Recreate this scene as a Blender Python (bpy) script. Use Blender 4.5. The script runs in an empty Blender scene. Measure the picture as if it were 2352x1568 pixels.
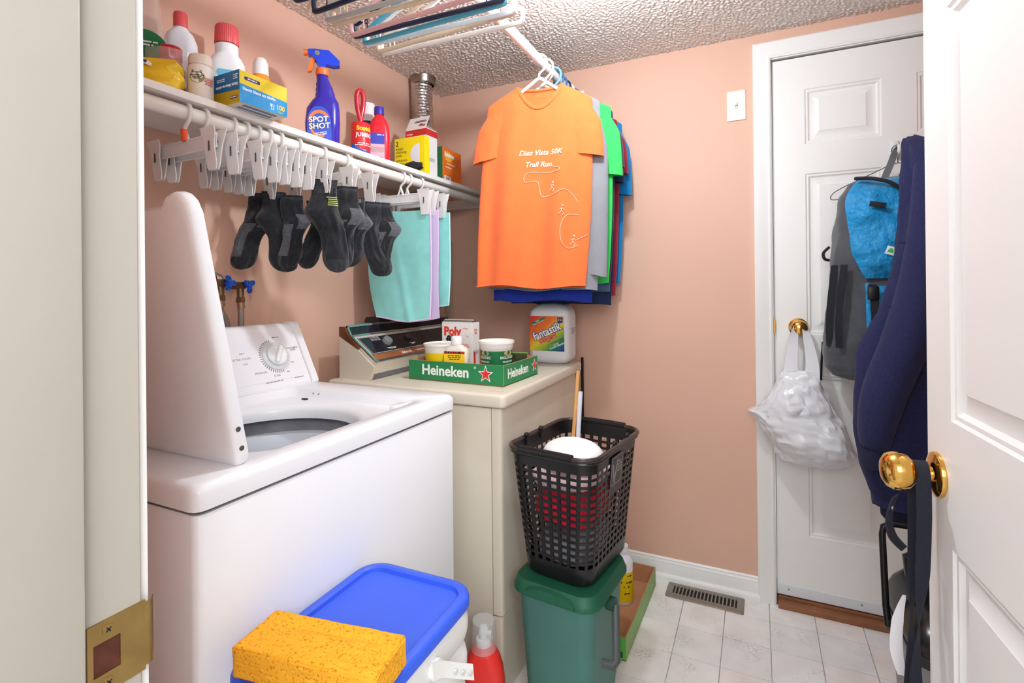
import bpy, bmesh, math, random
import numpy as np
from mathutils import Matrix, Vector, noise
random.seed(7)
sc = bpy.context.scene
col = sc.collection
PI = math.pi
R = math.radians
# ---------------------------------------------------------------- camera
cam_d = bpy.data.cameras.new('camera'); cam = bpy.data.objects.new('camera', cam_d); col.objects.link(cam)
cam_d.sensor_width = 36; cam_d.sensor_fit = 'HORIZONTAL'; cam_d.lens = 18.0903
cam_d.shift_y = -(784 - 656.709) / 2352; cam_d.clip_start = 0.02
yaw, pit, rol = 0.4432, 0.0014, -0.01
Fv = Vector((-math.sin(yaw)*math.cos(pit), math.cos(yaw)*math.cos(pit), math.sin(pit)))
Rv = Vector((math.cos(yaw), math.sin(yaw), 0)); Uv = Rv.cross(Fv)
R2 = Rv*math.cos(rol) + Uv*math.sin(rol); U2 = Uv*math.cos(rol) - Rv*math.sin(rol)
cam.matrix_world = Matrix(((R2.x, U2.x, -Fv.x, 1.4256), (R2.y, U2.y, -Fv.y, -2.1841), (R2.z, U2.z, -Fv.z, 1.2091), (0, 0, 0, 1)))
sc.camera = cam
# ---------------------------------------------------------------- world, fill lights, exposure
W = bpy.data.worlds.new('hall_ambient_fill'); sc.world = W; W.use_nodes = True  # even white ambient fill coming in by the doorway
W.node_tree.nodes['Background'].inputs[0].default_value = (0.95, 0.98, 1.0, 1)
W.node_tree.nodes['Background'].inputs[1].default_value = 0.8
def hall_fill(loc, rot, energy, size):
    la = bpy.data.lights.new('hall_fill', 'AREA'); la.energy = energy; la.size = size; la.color = (0.93, 0.98, 1.0)
    lo = bpy.data.objects.new('hall_fill', la); col.objects.link(lo); lo.location = loc; lo.rotation_euler = rot
hall_fill((1.50, -3.20, 1.85), (R(76), 0, R(4)), 20, 1.1)      # unseen frontal fill light added behind the camera
hall_fill((2.25, -2.95, 1.95), (R(70), 0, R(50)), 18, 0.5)     # second added fill, unseen, lifts the washer lid and side
BULB = 470.0
sc.view_settings.view_transform = 'Standard'; sc.view_settings.look = 'None'
sc.view_settings.exposure = 0.26; sc.view_settings.gamma = 1.0; sc.view_settings.use_curve_mapping = False
# ---------------------------------------------------------------- materials
def s2l(c):
    return tuple((v/12.92 if v <= 0.04045 else ((v+0.055)/1.055)**2.4) for v in c)
def hexc(r, g, b): return s2l((r/255, g/255, b/255))
_m = {}
def mat(name, c, rough=0.5, metal=0.0, spec=0.5, var=0.0, vscale=8.0, bump=0.0, bscale=200.0, alpha=1.0, trans=0.0, emit=0.0, sheen=0.0, coat=0.0, bdist=0.002, ior=1.45):
    """c is sRGB 0-255"""
    if name in _m: return _m[name]
    m = bpy.data.materials.new(name); m.use_nodes = True; nt = m.node_tree; p = nt.nodes['Principled BSDF']
    lc = hexc(*c)
    p.inputs['Base Color'].default_value = (*lc, 1); p.inputs['Roughness'].default_value = rough; p.inputs['Metallic'].default_value = metal
    p.inputs['Specular IOR Level'].default_value = spec; p.inputs['IOR'].default_value = ior
    if trans: p.inputs['Transmission Weight'].default_value = trans
    if sheen: p.inputs['Sheen Weight'].default_value = sheen
    if coat: p.inputs['Coat Weight'].default_value = coat
    if emit: p.inputs['Emission Color'].default_value = (*lc, 1); p.inputs['Emission Strength'].default_value = emit
    tc = None
    if var or bump: tc = nt.nodes.new('ShaderNodeTexCoord')
    if var:
        n = nt.nodes.new('ShaderNodeTexNoise'); n.inputs['Scale'].default_value = vscale; n.inputs['Detail'].default_value = 4
        r = nt.nodes.new('ShaderNodeValToRGB')
        r.color_ramp.elements[0].position = 0.3; r.color_ramp.elements[1].position = 0.7
        r.color_ramp.elements[0].color = (*[v*(1-var) for v in lc], 1); r.color_ramp.elements[1].color = (*[min(1, v*(1+var)) for v in lc], 1)
        nt.links.new(tc.outputs['Object'], n.inputs['Vector']); nt.links.new(n.outputs['Fac'], r.inputs['Fac']); nt.links.new(r.outputs['Color'], p.inputs['Base Color'])
    if bump:
        n = nt.nodes.new('ShaderNodeTexNoise'); n.inputs['Scale'].default_value = bscale; n.inputs['Detail'].default_value = 3
        b = nt.nodes.new('ShaderNodeBump'); b.inputs['Strength'].default_value = bump; b.inputs['Distance'].default_value = bdist
        nt.links.new(tc.outputs['Object'], n.inputs['Vector']); nt.links.new(n.outputs['Fac'], b.inputs['Height']); nt.links.new(b.outputs['Normal'], p.inputs['Normal'])
    if alpha < 1:
        t = nt.nodes.new('ShaderNodeBsdfTransparent'); mx = nt.nodes.new('ShaderNodeMixShader'); mx.inputs[0].default_value = alpha
        out = nt.nodes['Material Output']; nt.links.new(t.outputs[0], mx.inputs[1]); nt.links.new(p.outputs[0], mx.inputs[2]); nt.links.new(mx.outputs[0], out.inputs[0])
    _m[name] = m; return m
WHITE = mat('white_gloss_paint', (243, 241, 238), 0.35, var=0.015, vscale=3)
PINK = mat('pink_wall_paint', (224, 181, 159), 0.62, spec=0.35, var=0.02, vscale=2.5, bump=0.10, bscale=260, bdist=0.0015)
POP = mat('popcorn_ceiling_paint', (232, 222, 214), 0.9, spec=0.2)
ENAMEL = mat('white_appliance_enamel', (240, 240, 243), 0.22, spec=0.5)
ALMOND = mat('almond_appliance_enamel', (222, 212, 194), 0.3, var=0.02)
BLACKP = mat('black_plastic', (20, 20, 22), 0.35)
GREYP = mat('dark_grey_plastic', (62, 64, 66), 0.45)
WHITEP = mat('white_plastic', (236, 236, 236), 0.35)
CHROME = mat('chrome', (205, 207, 210), 0.14, 1.0)
BRASS = mat('polished_brass', (226, 178, 92), 0.12, 1.0)
DBRASS = mat('dull_brass', (176, 148, 92), 0.36, 1.0, var=0.12, vscale=40)
STEEL = mat('steel', (150, 148, 144), 0.35, 1.0)
INKB = mat('black_print', (28, 28, 30), 0.6)
INKW = mat('white_print', (245, 245, 242), 0.6)
INKR = mat('red_print', (205, 44, 40), 0.55)
INKG = mat('grey_print', (128, 128, 130), 0.6)
FROST = mat('frosted_clear_plastic', (250, 247, 246), 0.22, alpha=0.72)
CLEAR = mat('clear_film', (228, 226, 224), 0.12, alpha=0.3)
CARD = mat('brown_cardboard', (190, 138, 98), 0.9, var=0.06, vscale=30)
CREAMP = mat('cream_rod_paint', (240, 234, 226), 0.4)
# ---------------------------------------------------------------- mesh helpers
def tag(o, label=None, cat=None, group=None, kind=None):
    if label: o['label'] = label
    if cat: o['category'] = cat
    if group: o['group'] = group
    if kind: o['kind'] = kind
    return o
def thing(name, label, cat, loc=(0, 0, 0), rz=0, group=None, rot=None):
    o = bpy.data.objects.new(name, None); col.objects.link(o); o.empty_display_size = 0.05
    o.location = loc; o.rotation_euler = rot if rot else (0, 0, rz)
    return tag(o, label, cat, group)
WW = {}
def wthing(name, label, cat, loc, group=None):
    """an Empty at the thing's base whose parts are given in room coordinates"""
    o = thing(name, label, cat, loc, 0, group); WW[o.name] = Matrix.Translation(-Vector(loc)); return o
def par(o, parent):
    if parent is not None:
        o.parent = parent
        if parent.name in WW: o.matrix_parent_inverse = WW[parent.name]
    return o
def MX(o=(0, 0, 0), x=(1, 0, 0), y=(0, 1, 0)):
    """frame: origin, right, up"""
    x = Vector(x).normalized(); y = Vector(y).normalized(); z = x.cross(y).normalized(); y = z.cross(x)
    return Matrix(((x.x, y.x, z.x, o[0]), (x.y, y.y, z.y, o[1]), (x.z, y.z, z.z, o[2]), (0, 0, 0, 1)))
def rrect(w, h, r, n=5):
    """rounded rectangle outline centred at 0, ccw"""
    pts = []
    for cx, cy, a in ((w/2-r, h/2-r, 0), (-w/2+r, h/2-r, 90), (-w/2+r, -h/2+r, 180), (w/2-r, -h/2+r, 270)):
        for i in range(n+1):
            t = R(a + 90*i/n); pts.append((cx + r*math.cos(t), cy + r*math.sin(t)))
    return pts
def smooth_path(pts, n=6, closed=False):
    """Catmull-Rom through points"""
    P = [Vector(q) for q in pts]; out = []; N = len(P)
    rng = range(N) if closed else range(N-1)
    for i in rng:
        if closed: a, b, c, d = P[(i-1) % N], P[i], P[(i+1) % N], P[(i+2) % N]
        else: a, b, c, d = P[max(i-1, 0)], P[i], P[i+1], P[min(i+2, N-1)]
        for k in range(n):
            t = k/n
            out.append(0.5*((2*b) + (c-a)*t + (2*a-5*b+4*c-d)*t*t + (3*b-a-3*c+d)*t*t*t))
    if not closed: out.append(P[-1])
    return out
class B:
    def __init__(s): s.bm = bmesh.new(); s.mi = 0
    def _fin(s, fs):
        for f in fs: f.material_index = s.mi
    def box(s, c, d, bev=0, seg=2, M=None):
        bm2 = bmesh.new(); bmesh.ops.create_cube(bm2, size=1)
        for v in bm2.verts: v.co = Vector((v.co.x*d[0], v.co.y*d[1], v.co.z*d[2]))
        if bev: bmesh.ops.bevel(bm2, geom=bm2.edges[:], offset=bev, segments=seg, profile=0.5, affect='EDGES')
        T = Matrix.Translation(c)
        if M is not None: T = M @ T
        s._merge(bm2, T); return s
    def _merge(s, bm2, T):
        mp = {}
        for v in bm2.verts: mp[v.index] = s.bm.verts.new(T @ v.co)
        bm2.verts.index_update()
        mp = {}
        s.bm.verts.ensure_lookup_table()
        n0 = len(s.bm.verts) - len(bm2.verts)
        for i, v in enumerate(bm2.verts): mp[v] = s.bm.verts[n0+i]
        fs = []
        for f in bm2.faces:
            try: fs.append(s.bm.faces.new([mp[v] for v in f.verts]))
            except ValueError: pass
        s._fin(fs); bm2.free()
    def loft(s, rings, cap=True, closed=True, M=None, loop=False):
        rows = []
        for r in rings: rows.append([s.bm.verts.new((M @ Vector(q)) if M is not None else Vector(q)) for q in r])
        fs = []; n = len(rows[0])
        rr = list(zip(rows[:-1], rows[1:])) + ([(rows[-1], rows[0])] if loop else [])
        for a, b in rr:
            for i in range(n if closed else n-1):
                j = (i+1) % n
                try: fs.append(s.bm.faces.new((a[i], a[j], b[j], b[i])))
                except ValueError: pass
        if cap and not loop:
            for rw, rev in ((rows[0], True), (rows[-1], False)):
                try: fs.append(s.bm.faces.new(rw[::-1] if rev else rw))
                except ValueError: pass
        s._fin(fs); return s
    def lathe(s, prof, seg=28, M=None, cap=True, sx=1, sy=1):
        rings = [[(max(r, 1e-5)*sx*math.cos(2*PI*i/seg), max(r, 1e-5)*sy*math.sin(2*PI*i/seg), z) for i in range(seg)] for r, z in prof]
        return s.loft(rings, cap, True, M)
    def cyl(s, a, b, r, seg=20, r2=None):
        a = Vector(a); b = Vector(b); d = (b-a)
        up = Vector((0, 0, 1)) if abs(d.normalized().z) < 0.9 else Vector((1, 0, 0))
        x = up.cross(d).normalized(); y = d.normalized().cross(x); r2 = r if r2 is None else r2
        return s.loft([[p + (x*math.cos(2*PI*i/seg) + y*math.sin(2*PI*i/seg))*q for i in range(seg)] for p, q in ((a, r), (b, r2))])
    def tube(s, pts, r, seg=10, closed=False, flat=1.0, up=None):
        P = [Vector(q) for q in pts]; n = len(P); rings = []
        prev = None
        for i in range(n):
            if closed: t = (P[(i+1) % n] - P[(i-1) % n])
            else: t = P[min(i+1, n-1)] - P[max(i-1, 0)]
            t.normalize()
            if up is not None: x = Vector(up) - t*t.dot(Vector(up)); x.normalize()
            elif prev is None:
                u = Vector((0, 0, 1)) if abs(t.z) < 0.9 else Vector((1, 0, 0)); x = (u - t*t.dot(u)).normalized()
            else: x = (prev - t*t.dot(prev)).normalized()
            prev = x; y = t.cross(x); rr = r[i] if isinstance(r, (list, tuple)) else r
            rings.append([P[i] + (x*math.cos(2*PI*k/seg) + y*math.sin(2*PI*k/seg)*flat)*rr for k in range(seg)])
        return s.loft(rings, cap=not closed, loop=closed)
    def prism(s, poly, h, M=None, z0=0.0):
        """poly (x,y) extruded along +z by h in frame M"""
        return s.loft([[(x, y, z0) for x, y in poly], [(x, y, z0+h) for x, y in poly]], True, True, M)
    def rbox(s, w, d, z0, z1, r, M=None, e=0.003, n=5):
        """upright box with rounded vertical corners and softened top/bottom edges, centred on x,y"""
        rings = []
        for k in range(4):
            a = PI/2*k/3; rings.append([(x, y, z0+e-e*math.cos(a)) for x, y in rrect(w-2*e+2*e*math.sin(a), d-2*e+2*e*math.sin(a), max(r-e+e*math.sin(a), 1e-4), n)])
        for k in range(4):
            a = PI/2*k/3; rings.append([(x, y, z1-e+e*math.sin(a)) for x, y in rrect(w-2*e+2*e*math.cos(a), d-2*e+2*e*math.cos(a), max(r-e+e*math.cos(a), 1e-4), n)])
        return s.loft(rings, True, True, M)
    def rloft(s, secs, n=6, M=None, cap=True):
        """secs: (z,w,d,r[,cx,cy])"""
        rings = []
        for q in secs:
            z, w, d, r = q[:4]; cx, cy = (q[4], q[5]) if len(q) > 4 else (0, 0)
            rings.append([(x+cx, y+cy, z) for x, y in rrect(w, d, min(r, w/2-1e-4, d/2-1e-4), n)])
        return s.loft(rings, cap, True, M)
    def sphere(s, c, r, sc_=(1, 1, 1), u=16, v=10):
        bm2 = bmesh.new(); bmesh.ops.create_uvsphere(bm2, u_segments=u, v_segments=v, radius=r)
        s._merge(bm2, Matrix.Translation(c) @ Matrix.Diagonal((*sc_, 1))); return s
    def done(s, name, m, parent=None, ang=40, smooth=True, norm=True):
        if norm: bmesh.ops.recalc_face_normals(s.bm, faces=s.bm.faces[:])
        me = bpy.data.meshes.new(name); s.bm.to_mesh(me); s.bm.free()
        for q in (m if isinstance(m, (list, tuple)) else [m]): me.materials.append(q)
        if smooth and len(me.polygons):
            me.polygons.foreach_set('use_smooth', [True]*len(me.polygons)); me.set_sharp_from_angle(angle=R(ang))
        o = bpy.data.objects.new(name, me); col.objects.link(o)
        return par(o, parent)
def struct(o): o['kind'] = 'structure'; return o
def fine_print(spec, size, M, m, parent, ext, align):
    """rows of short dashes for print too small to read; spec: row lengths in characters, comma separated"""
    rows = [int(v) for v in spec.split(',')]; b = B(); rg = random.Random(len(rows)*31+rows[0])
    for i, n_ in enumerate(rows):
        y = ((len(rows)-1)/2-i)*size*0.9; wd = n_*size*0.52; x = -wd/2 if align == 'CENTER' else 0.0; end = x+wd
        while x < end:
            l_ = min(size*rg.uniform(0.9, 2.6), end-x); b.box((x+l_/2, y, ext), (l_, size*0.42, ext*2), M=M); x += l_ + size*0.35
    o = b.done('fine_print', m, parent, smooth=False); o['kind'] = 'stuff'; return o
def text(s, size, M, m, parent, ext=0.0002, shear=0.0, bold=0.0, align='CENTER', sx=1.0, name='lettering', spacing=1.0):
    if s.startswith('~'): return fine_print(s[1:], size, M, m, parent, ext, align)
    cu = bpy.data.curves.new('t', 'FONT'); cu.body = s; cu.size = size; cu.extrude = ext; cu.align_x = align; cu.align_y = 'CENTER'
    cu.shear = shear; cu.offset = bold; cu.resolution_u = 3; cu.space_character = spacing; cu.space_line = 0.85
    ob = bpy.data.objects.new('t', cu); me = bpy.data.meshes.new_from_object(ob)
    bpy.data.objects.remove(ob); bpy.data.curves.remove(cu)
    me.transform(M @ Matrix.Diagonal((sx, 1, 1, 1))); me.name = name; me.materials.clear(); me.materials.append(m)
    o = bpy.data.objects.new(name, me); col.objects.link(o); return par(o, parent)
def decal(w, h, M, m, parent, name='label', r=0.0, t=0.0004, x=0, y=0):
    b = B()
    poly = rrect(w, h, r, 4) if r else [(-w/2, -h/2), (w/2, -h/2), (w/2, h/2), (-w/2, h/2)]
    b.prism([(px+x, py+y) for px, py in poly], t, M); return b.done(name, m, parent)
def copy_tree(o, parent=None):
    c = o.copy(); col.objects.link(c)
    if parent is not None: c.parent = parent
    for ch in list(o.children): copy_tree(ch, c)
    return c
def nz(x, y, z=0.0): return noise.noise(Vector((x, y, z)))
# ---------------------------------------------------------------- the room
H = 2.165; RX = 2.45; FY = -1.933
b = B(); b.box((RX/2, -1.6, -0.055), (RX+0.4, 3.6, 0.10)); FLOORM = mat('vinyl_floor_base', (205, 200, 196), 0.45, var=0.05, vscale=5)
floor = struct(b.done('floor', FLOORM))
# tiles
def tile_mat(name, c):
    m = mat(name, c, 0.38, spec=0.45); nt = m.node_tree; p = nt.nodes['Principled BSDF']; tc = nt.nodes.new('ShaderNodeTexCoord')
    n1 = nt.nodes.new('ShaderNodeTexNoise'); n1.inputs['Scale'].default_value = 9; n1.inputs['Detail'].default_value = 5
    r1 = nt.nodes.new('ShaderNodeValToRGB'); a = hexc(*c); r1.color_ramp.elements[0].color = (a[0]*0.93, a[1]*0.92, a[2]*0.91, 1); r1.color_ramp.elements[1].color = (*[min(1, v*1.05) for v in a], 1)
    r1.color_ramp.elements[0].position = 0.35; r1.color_ramp.elements[1].position = 0.65
    mp = nt.nodes.new('ShaderNodeMapping'); mp.inputs['Scale'].default_value = (1, 2.2, 1); mp.inputs['Rotation'].default_value = (0, 0, 0.7)
    n2 = nt.nodes.new('ShaderNodeTexNoise'); n2.inputs['Scale'].default_value = 95; n2.inputs['Detail'].default_value = 2
    n3 = nt.nodes.new('ShaderNodeTexNoise'); n3.inputs['Scale'].default_value = 8
    ml = nt.nodes.new('ShaderNodeMath'); ml.operation = 'MULTIPLY'
    r2 = nt.nodes.new('ShaderNodeValToRGB'); r2.color_ramp.elements[0].position = 0.385; r2.color_ramp.elements[1].position = 0.42
    r2.color_ramp.elements[0].color = (0, 0, 0, 1); r2.color_ramp.elements[1].color = (1, 1, 1, 1)
    mix = nt.nodes.new('ShaderNodeMix'); mix.data_type = 'RGBA'; mix.inputs[6].default_value = (*[v*0.999 for v in a], 1); mix.inputs[7].default_value = (*hexc(222, 213, 209), 1)
    L = nt.links.new
    oi = nt.nodes.new('ShaderNodeObjectInfo'); va = nt.nodes.new('ShaderNodeVectorMath'); va.operation = 'ADD'
    L(tc.outputs['Object'], va.inputs[0]); L(oi.outputs['Location'], va.inputs[1])
    L(va.outputs[0], n1.inputs['Vector']); L(va.outputs[0], mp.inputs['Vector']); L(mp.outputs[0], n2.inputs['Vector']); L(va.outputs[0], n3.inputs['Vector'])
    L(n1.outputs['Fac'], r1.inputs['Fac']); L(n2.outputs['Fac'], ml.inputs[0]); L(n3.outputs['Fac'], ml.inputs[1])
    mv = nt.nodes.new('ShaderNodeMapRange'); mv.inputs['From Min'].default_value = 0.36; mv.inputs['From Max'].default_value = 0.40
    L(ml.outputs[0], mv.inputs['Value']); L(mv.outputs[0], mix.inputs[0]); L(r1.outputs['Color'], mix.inputs[6]); L(mix.outputs[2], p.inputs['Base Color'])
    return m
TILES = [tile_mat('vinyl_tile_white', (246, 244, 242)), tile_mat('vinyl_tile_pinkish', (247, 240, 237)), tile_mat('vinyl_tile_grey', (241, 241, 240))]
TX, TY = 0.1475, 0.156
tme = []
for m in TILES:
    b = B(); b.box((0, 0, -0.0022), (TX-0.0022, TY-0.0022, 0.0044), 0.0008, 1); o = b.done('tile', m); tme.append(o.data); bpy.data.objects.remove(o)
for i in range(-5, 7):
    for j in range(-8, 1):
        x = 1.458 + (i+0.5)*TX; y = -0.122 - 0.156*0 + (j+0.5)*TY
        if x < 0.70 or x > RX - 0.05 or y > 0.09: continue
        o = bpy.data.objects.new('tile', tme[random.choice((0, 0, 1, 1, 2))]); col.objects.link(o); o.location = (x, y, 0.0); o.parent = floor
        if y + TY/2 > 0.0:
            o.scale[1] = (0.001 - (y - TY/2))/TY; o.location[1] = (y - TY/2 + 0.001)/2
# popcorn ceiling: a displaced sheet where it shows, plain slab elsewhere
def popcorn(x0, x1, y0, y1, s):
    nx = int((x1-x0)/s)+1; ny = int((y1-y0)/s)+1
    rng = np.random.default_rng(3); f = np.fft.rfft2(rng.standard_normal((ny, nx)))
    ky = np.fft.fftfreq(ny, s)[:, None]; kx = np.fft.rfftfreq(nx, s)[None, :]; k = np.hypot(kx, ky)
    f *= np.exp(-((k-62)/34)**2); h = np.fft.irfft2(f, s=(ny, nx)); h /= h.std()
    h = np.clip(h, -0.7, 2.4) * 0.0019
    X, Y = np.meshgrid(np.linspace(x0, x1, nx), np.linspace(y0, y1, ny))
    co = np.stack([X, Y, H - 0.001 - h], -1).reshape(-1, 3).astype(np.float32)
    idx = np.arange(nx*ny).reshape(ny, nx)
    q = np.stack([idx[:-1, :-1], idx[1:, :-1], idx[1:, 1:], idx[:-1, 1:]], -1).reshape(-1, 4).astype(np.int32)
    me = bpy.data.meshes.new('ceiling'); me.vertices.add(len(co)); me.vertices.foreach_set('co', co.ravel())
    me.loops.add(q.size); me.loops.foreach_set('vertex_index', q.ravel()); me.polygons.add(len(q))
    me.polygons.foreach_set('loop_start', np.arange(0, q.size, 4, dtype=np.int32)); me.polygons.foreach_set('use_smooth', np.ones(len(q), bool))
    me.update(); me.materials.append(POP); o = bpy.data.objects.new('ceiling', me); col.objects.link(o); return struct(o)
popcorn(0.0, RX, -1.35, 0.0, 0.0034)
b = B(); b.box((RX/2, FY/2-0.06, H+0.05), (RX+0.2, -FY+0.24, 0.09)); struct(b.done('ceiling', POP))
b = B(); b.box((RX/2, -1.65, H+0.0), (RX, 0.6, 0.01)); struct(b.done('ceiling', POP))
# walls
b = B(); b.box((-0.05, FY/2, H/2), (0.1, -FY+0.2, H)); struct(b.done('wall_left', PINK))
b = B(); b.box((RX+0.05, FY/2, H/2), (0.1, -FY+0.2, H)); struct(b.done('wall_right', PINK))
DX0, DX1, DZ = 1.487, 2.272, 2.056
b = B(); b.box(((DX0-0.02)/2, 0.06, H/2), (DX0-0.02, 0.12, H)); b.box(((DX1+0.02+RX)/2, 0.06, H/2), (RX-DX1-0.02, 0.12, H)); b.box(((DX0+DX1)/2, 0.06, (DZ+0.02+H)/2), (DX1-DX0+0.04, 0.12, H-DZ-0.02))
struct(b.done('wall_back', PINK))
JX0, JX1, JZ = 0.965, 1.74, 2.05
b = B(); b.box(((JX0-0.02)/2, FY-0.058, H/2), (JX0-0.02, 0.116, H)); b.box(((JX1+0.02+RX)/2, FY-0.058, H/2), (RX-JX1-0.02, 0.116, H)); b.box(((JX0+JX1)/2, FY-0.058, (JZ+0.02+H)/2), (JX1-JX0+0.04, 0.116, H-JZ-0.02))
struct(b.done('wall_front', PINK))
# baseboard on the back wall (profile in y,z run along x)
def run_profile(prof, x0, x1): # prof (y,z)
    return [[(x0, y, z) for y, z in prof], [(x1, y, z) for y, z in prof]]
b = B(); b.loft(run_profile([(0, 0), (-0.013, 0), (-0.013, 0.062), (-0.011, 0.067), (-0.011, 0.074), (-0.008, 0.080), (-0.008, 0.086), (-0.003, 0.0905), (0, 0.0905)], 0.0, 1.428))
bb = struct(b.done('baseboard_back', WHITE, ang=25))
b = B(); b.loft(run_profile([(-0.013, 0), (-0.026, 0), (-0.026, 0.018), (-0.022, 0.026), (-0.013, 0.030)], 0.0, 1.428)); b.done('shoe_moulding', WHITE, bb)
# back door casing with profile: (offset outward from door edge, depth)
CP = [(0.0, 0), (0.0, 0.010), (0.006, 0.013), (0.012, 0.011), (0.030, 0.014), (0.046, 0.018), (0.055, 0.019), (0.060, 0.016), (0.060, 0)]
def casing(x0, x1, z1, y, sgn):
    b = B(); rings = []
    for o_, d in CP: rings.append([(x0-o_, y+sgn*d, 0), (x0-o_, y+sgn*d, z1+o_), (x1+o_, y+sgn*d, z1+o_), (x1+o_, y+sgn*d, 0)])
    # sweep the profile along the path
    path = [[(x0-o_, y+sgn*d, 0) for o_, d in CP], [(x0-o_, y+sgn*d, z1+o_) for o_, d in CP], [(x1+o_, y+sgn*d, z1+o_) for o_, d in CP], [(x1+o_, y+sgn*d, 0) for o_, d in CP]]
    b.loft(path); return b
tr1 = struct(casing(DX0-0.006, DX1+0.006, DZ+0.006, 0.0, -1).done('trim_1', WHITE, ang=20))
b = B(); b.box((DX0-0.012, 0.05, DZ/2), (0.018, 0.10, DZ)); b.box((DX1+0.012, 0.05, DZ/2), (0.018, 0.10, DZ)); b.box(((DX0+DX1)/2, 0.05, DZ+0.012), (DX1-DX0+0.042, 0.10, 0.018)); b.done('door_jamb', WHITE, tr1)
b = B(); b.box(((DX0+DX1)/2, 0.075, DZ/2), (DX1-DX0, 0.02, DZ)); b.done('weatherstrip', mat('brown_weatherstrip', (96, 78, 62), 0.8), tr1)
b = B(); b.box(((DX0+DX1)/2, 0.01, 0.010), (DX1-DX0-0.004, 0.075, 0.022), 0.003); b.box(((DX0+DX1)/2, 0.02, 0.026), (DX1-DX0-0.004, 0.03, 0.012), 0.002)
b.done('threshold', mat('brown_wood_threshold', (142, 92, 60), 0.55, var=0.15, vscale=14), tr1)
# six-panel doors -----------------------------------------------------------
def panel_door(parent, w, z0, z1, th, cols, rows, M, sides=(1,)):
    """leaf in local frame: x 0..w, z up, faces at y=0 (front, towards -y) and y=th. The face is a grid of flat cells with sunk, raised panels"""
    xs = sorted(set([0, w] + [v for c in cols for v in c])); zs = sorted(set([z0, z1] + [v for r_ in rows for v in r_]))
    b = B(); bm = b.bm
    def quad(a): 
        try: bm.faces.new([bm.verts.new(M @ Vector(q)) for q in a])
        except ValueError: pass
    for fy, sg in ((0, 1), (th, -1)):
        for i in range(len(xs)-1):
            for j in range(len(zs)-1):
                xa, xb, za, zb = xs[i], xs[i+1], zs[j], zs[j+1]
                if any(c[0] == xa and c[1] == xb for c in cols) and any(r_[0] == za and r_[1] == zb for r_ in rows): continue
                quad(((xa, fy, za), (xb, fy, za), (xb, fy, zb), (xa, fy, zb)))
    quad(((0, 0, z0), (0, th, z0), (0, th, z1), (0, 0, z1))); quad(((w, 0, z0), (w, th, z0), (w, th, z1), (w, 0, z1)))
    quad(((0, 0, z0), (w, 0, z0), (w, th, z0), (0, th, z0))); quad(((0, 0, z1), (w, 0, z1), (w, th, z1), (0, th, z1)))
    bmesh.ops.remove_doubles(bm, verts=bm.verts[:], dist=1e-5)
    b.done('stile_frame', WHITE, parent, ang=20)
    for c in cols:
        for r_ in rows:
            b = B()
            for fy, sg in ((0, 1), (th, -1)):
                st = [(0, 0), (0.004, 0.0035), (0.010, 0.0035), (0.016, 0.009), (0.019, 0.0095), (0.024, 0.0095), (0.044, 0.0025), (0.046, 0.001)]
                rings = []
                for ins, dp in st:
                    rings.append([(c[0]+ins, fy+sg*dp, r_[0]+ins), (c[1]-ins, fy+sg*dp, r_[0]+ins), (c[1]-ins, fy+sg*dp, r_[1]-ins), (c[0]+ins, fy+sg*dp, r_[1]-ins)])
                b.loft([rings[0]] + rings[1:], False, True, M)
                bm = b.bm; bm.verts.ensure_lookup_table(); bm.faces.new(bm.verts[-4:])
            b.done('panel', WHITE, parent, ang=20)
# back door
d1 = thing('door_1', 'white six-panel door in the back wall', 'door'); struct(d1)
panel_door(d1, DX1-DX0, 0.036, DZ-0.003, 0.04, ((0.107, 0.343), (0.443, 0.679)), ((0.27, 0.87), (1.02, 1.618), (1.727, 1.933)), Matrix.Translation((DX0, 0.012, 0)))
b = B(); b.box(((DX0+DX1)/2, 0.0105, 0.056), (DX1-DX0-0.008, 0.003, 0.038), 0.001, 1); kp = b.done('kick_strip', mat('white_vinyl_strip', (226, 229, 234), 0.35), d1)
for x in (1.525, 1.755):
    b = B(); b.cyl((x, 0.009, 0.060), (x, 0.0075, 0.060), 0.0034, 10); b.done('screw', STEEL, kp)
def knob(parent, M, m, sc_=1.0):
    """M: origin on the face, z = outward"""
    b = B(); b.lathe([(0.0, 0), (0.033, 0), (0.0335, 0.002), (0.032, 0.006), (0.026, 0.0085), (0.018, 0.010), (0.0, 0.010)], 36, M); b.done('rosette', m, parent)
    b = B(); b.lathe([(0.012, 0.008), (0.0115, 0.020), (0.0125, 0.028), (0.019, 0.033), (0.0265, 0.040), (0.0292, 0.049), (0.0288, 0.057), (0.0245, 0.066), (0.016, 0.0715), (0.007, 0.0735), (0.0, 0.0738)], 40, M); b.done('knob', m, parent)
knob(d1, MX((1.566, 0.012, 1.048), (1, 0, 0), (0, 0, 1)), BRASS)
b = B(); b.box((DX0-0.001, 0.004, 1.05), (0.006, 0.012, 0.057), 0.001, 1); b.done('latch_plate', BRASS, d1)
# open door (swung into the room on the right)
hx, hy = 1.725, FY; ax, ay = 1.667, -1.173
d2 = thing('door_2', 'open white six-panel door with brass knob at the right edge', 'door'); struct(d2)
wdir = Vector((hx-ax, hy-ay, 0)).normalized(); ndir = Vector((0, 0, 1)).cross(wdir)  # leaf runs latch -> hinge
ndir = Vector((wdir.y, -wdir.x, 0))
if ndir.x > 0: ndir = -ndir
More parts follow.
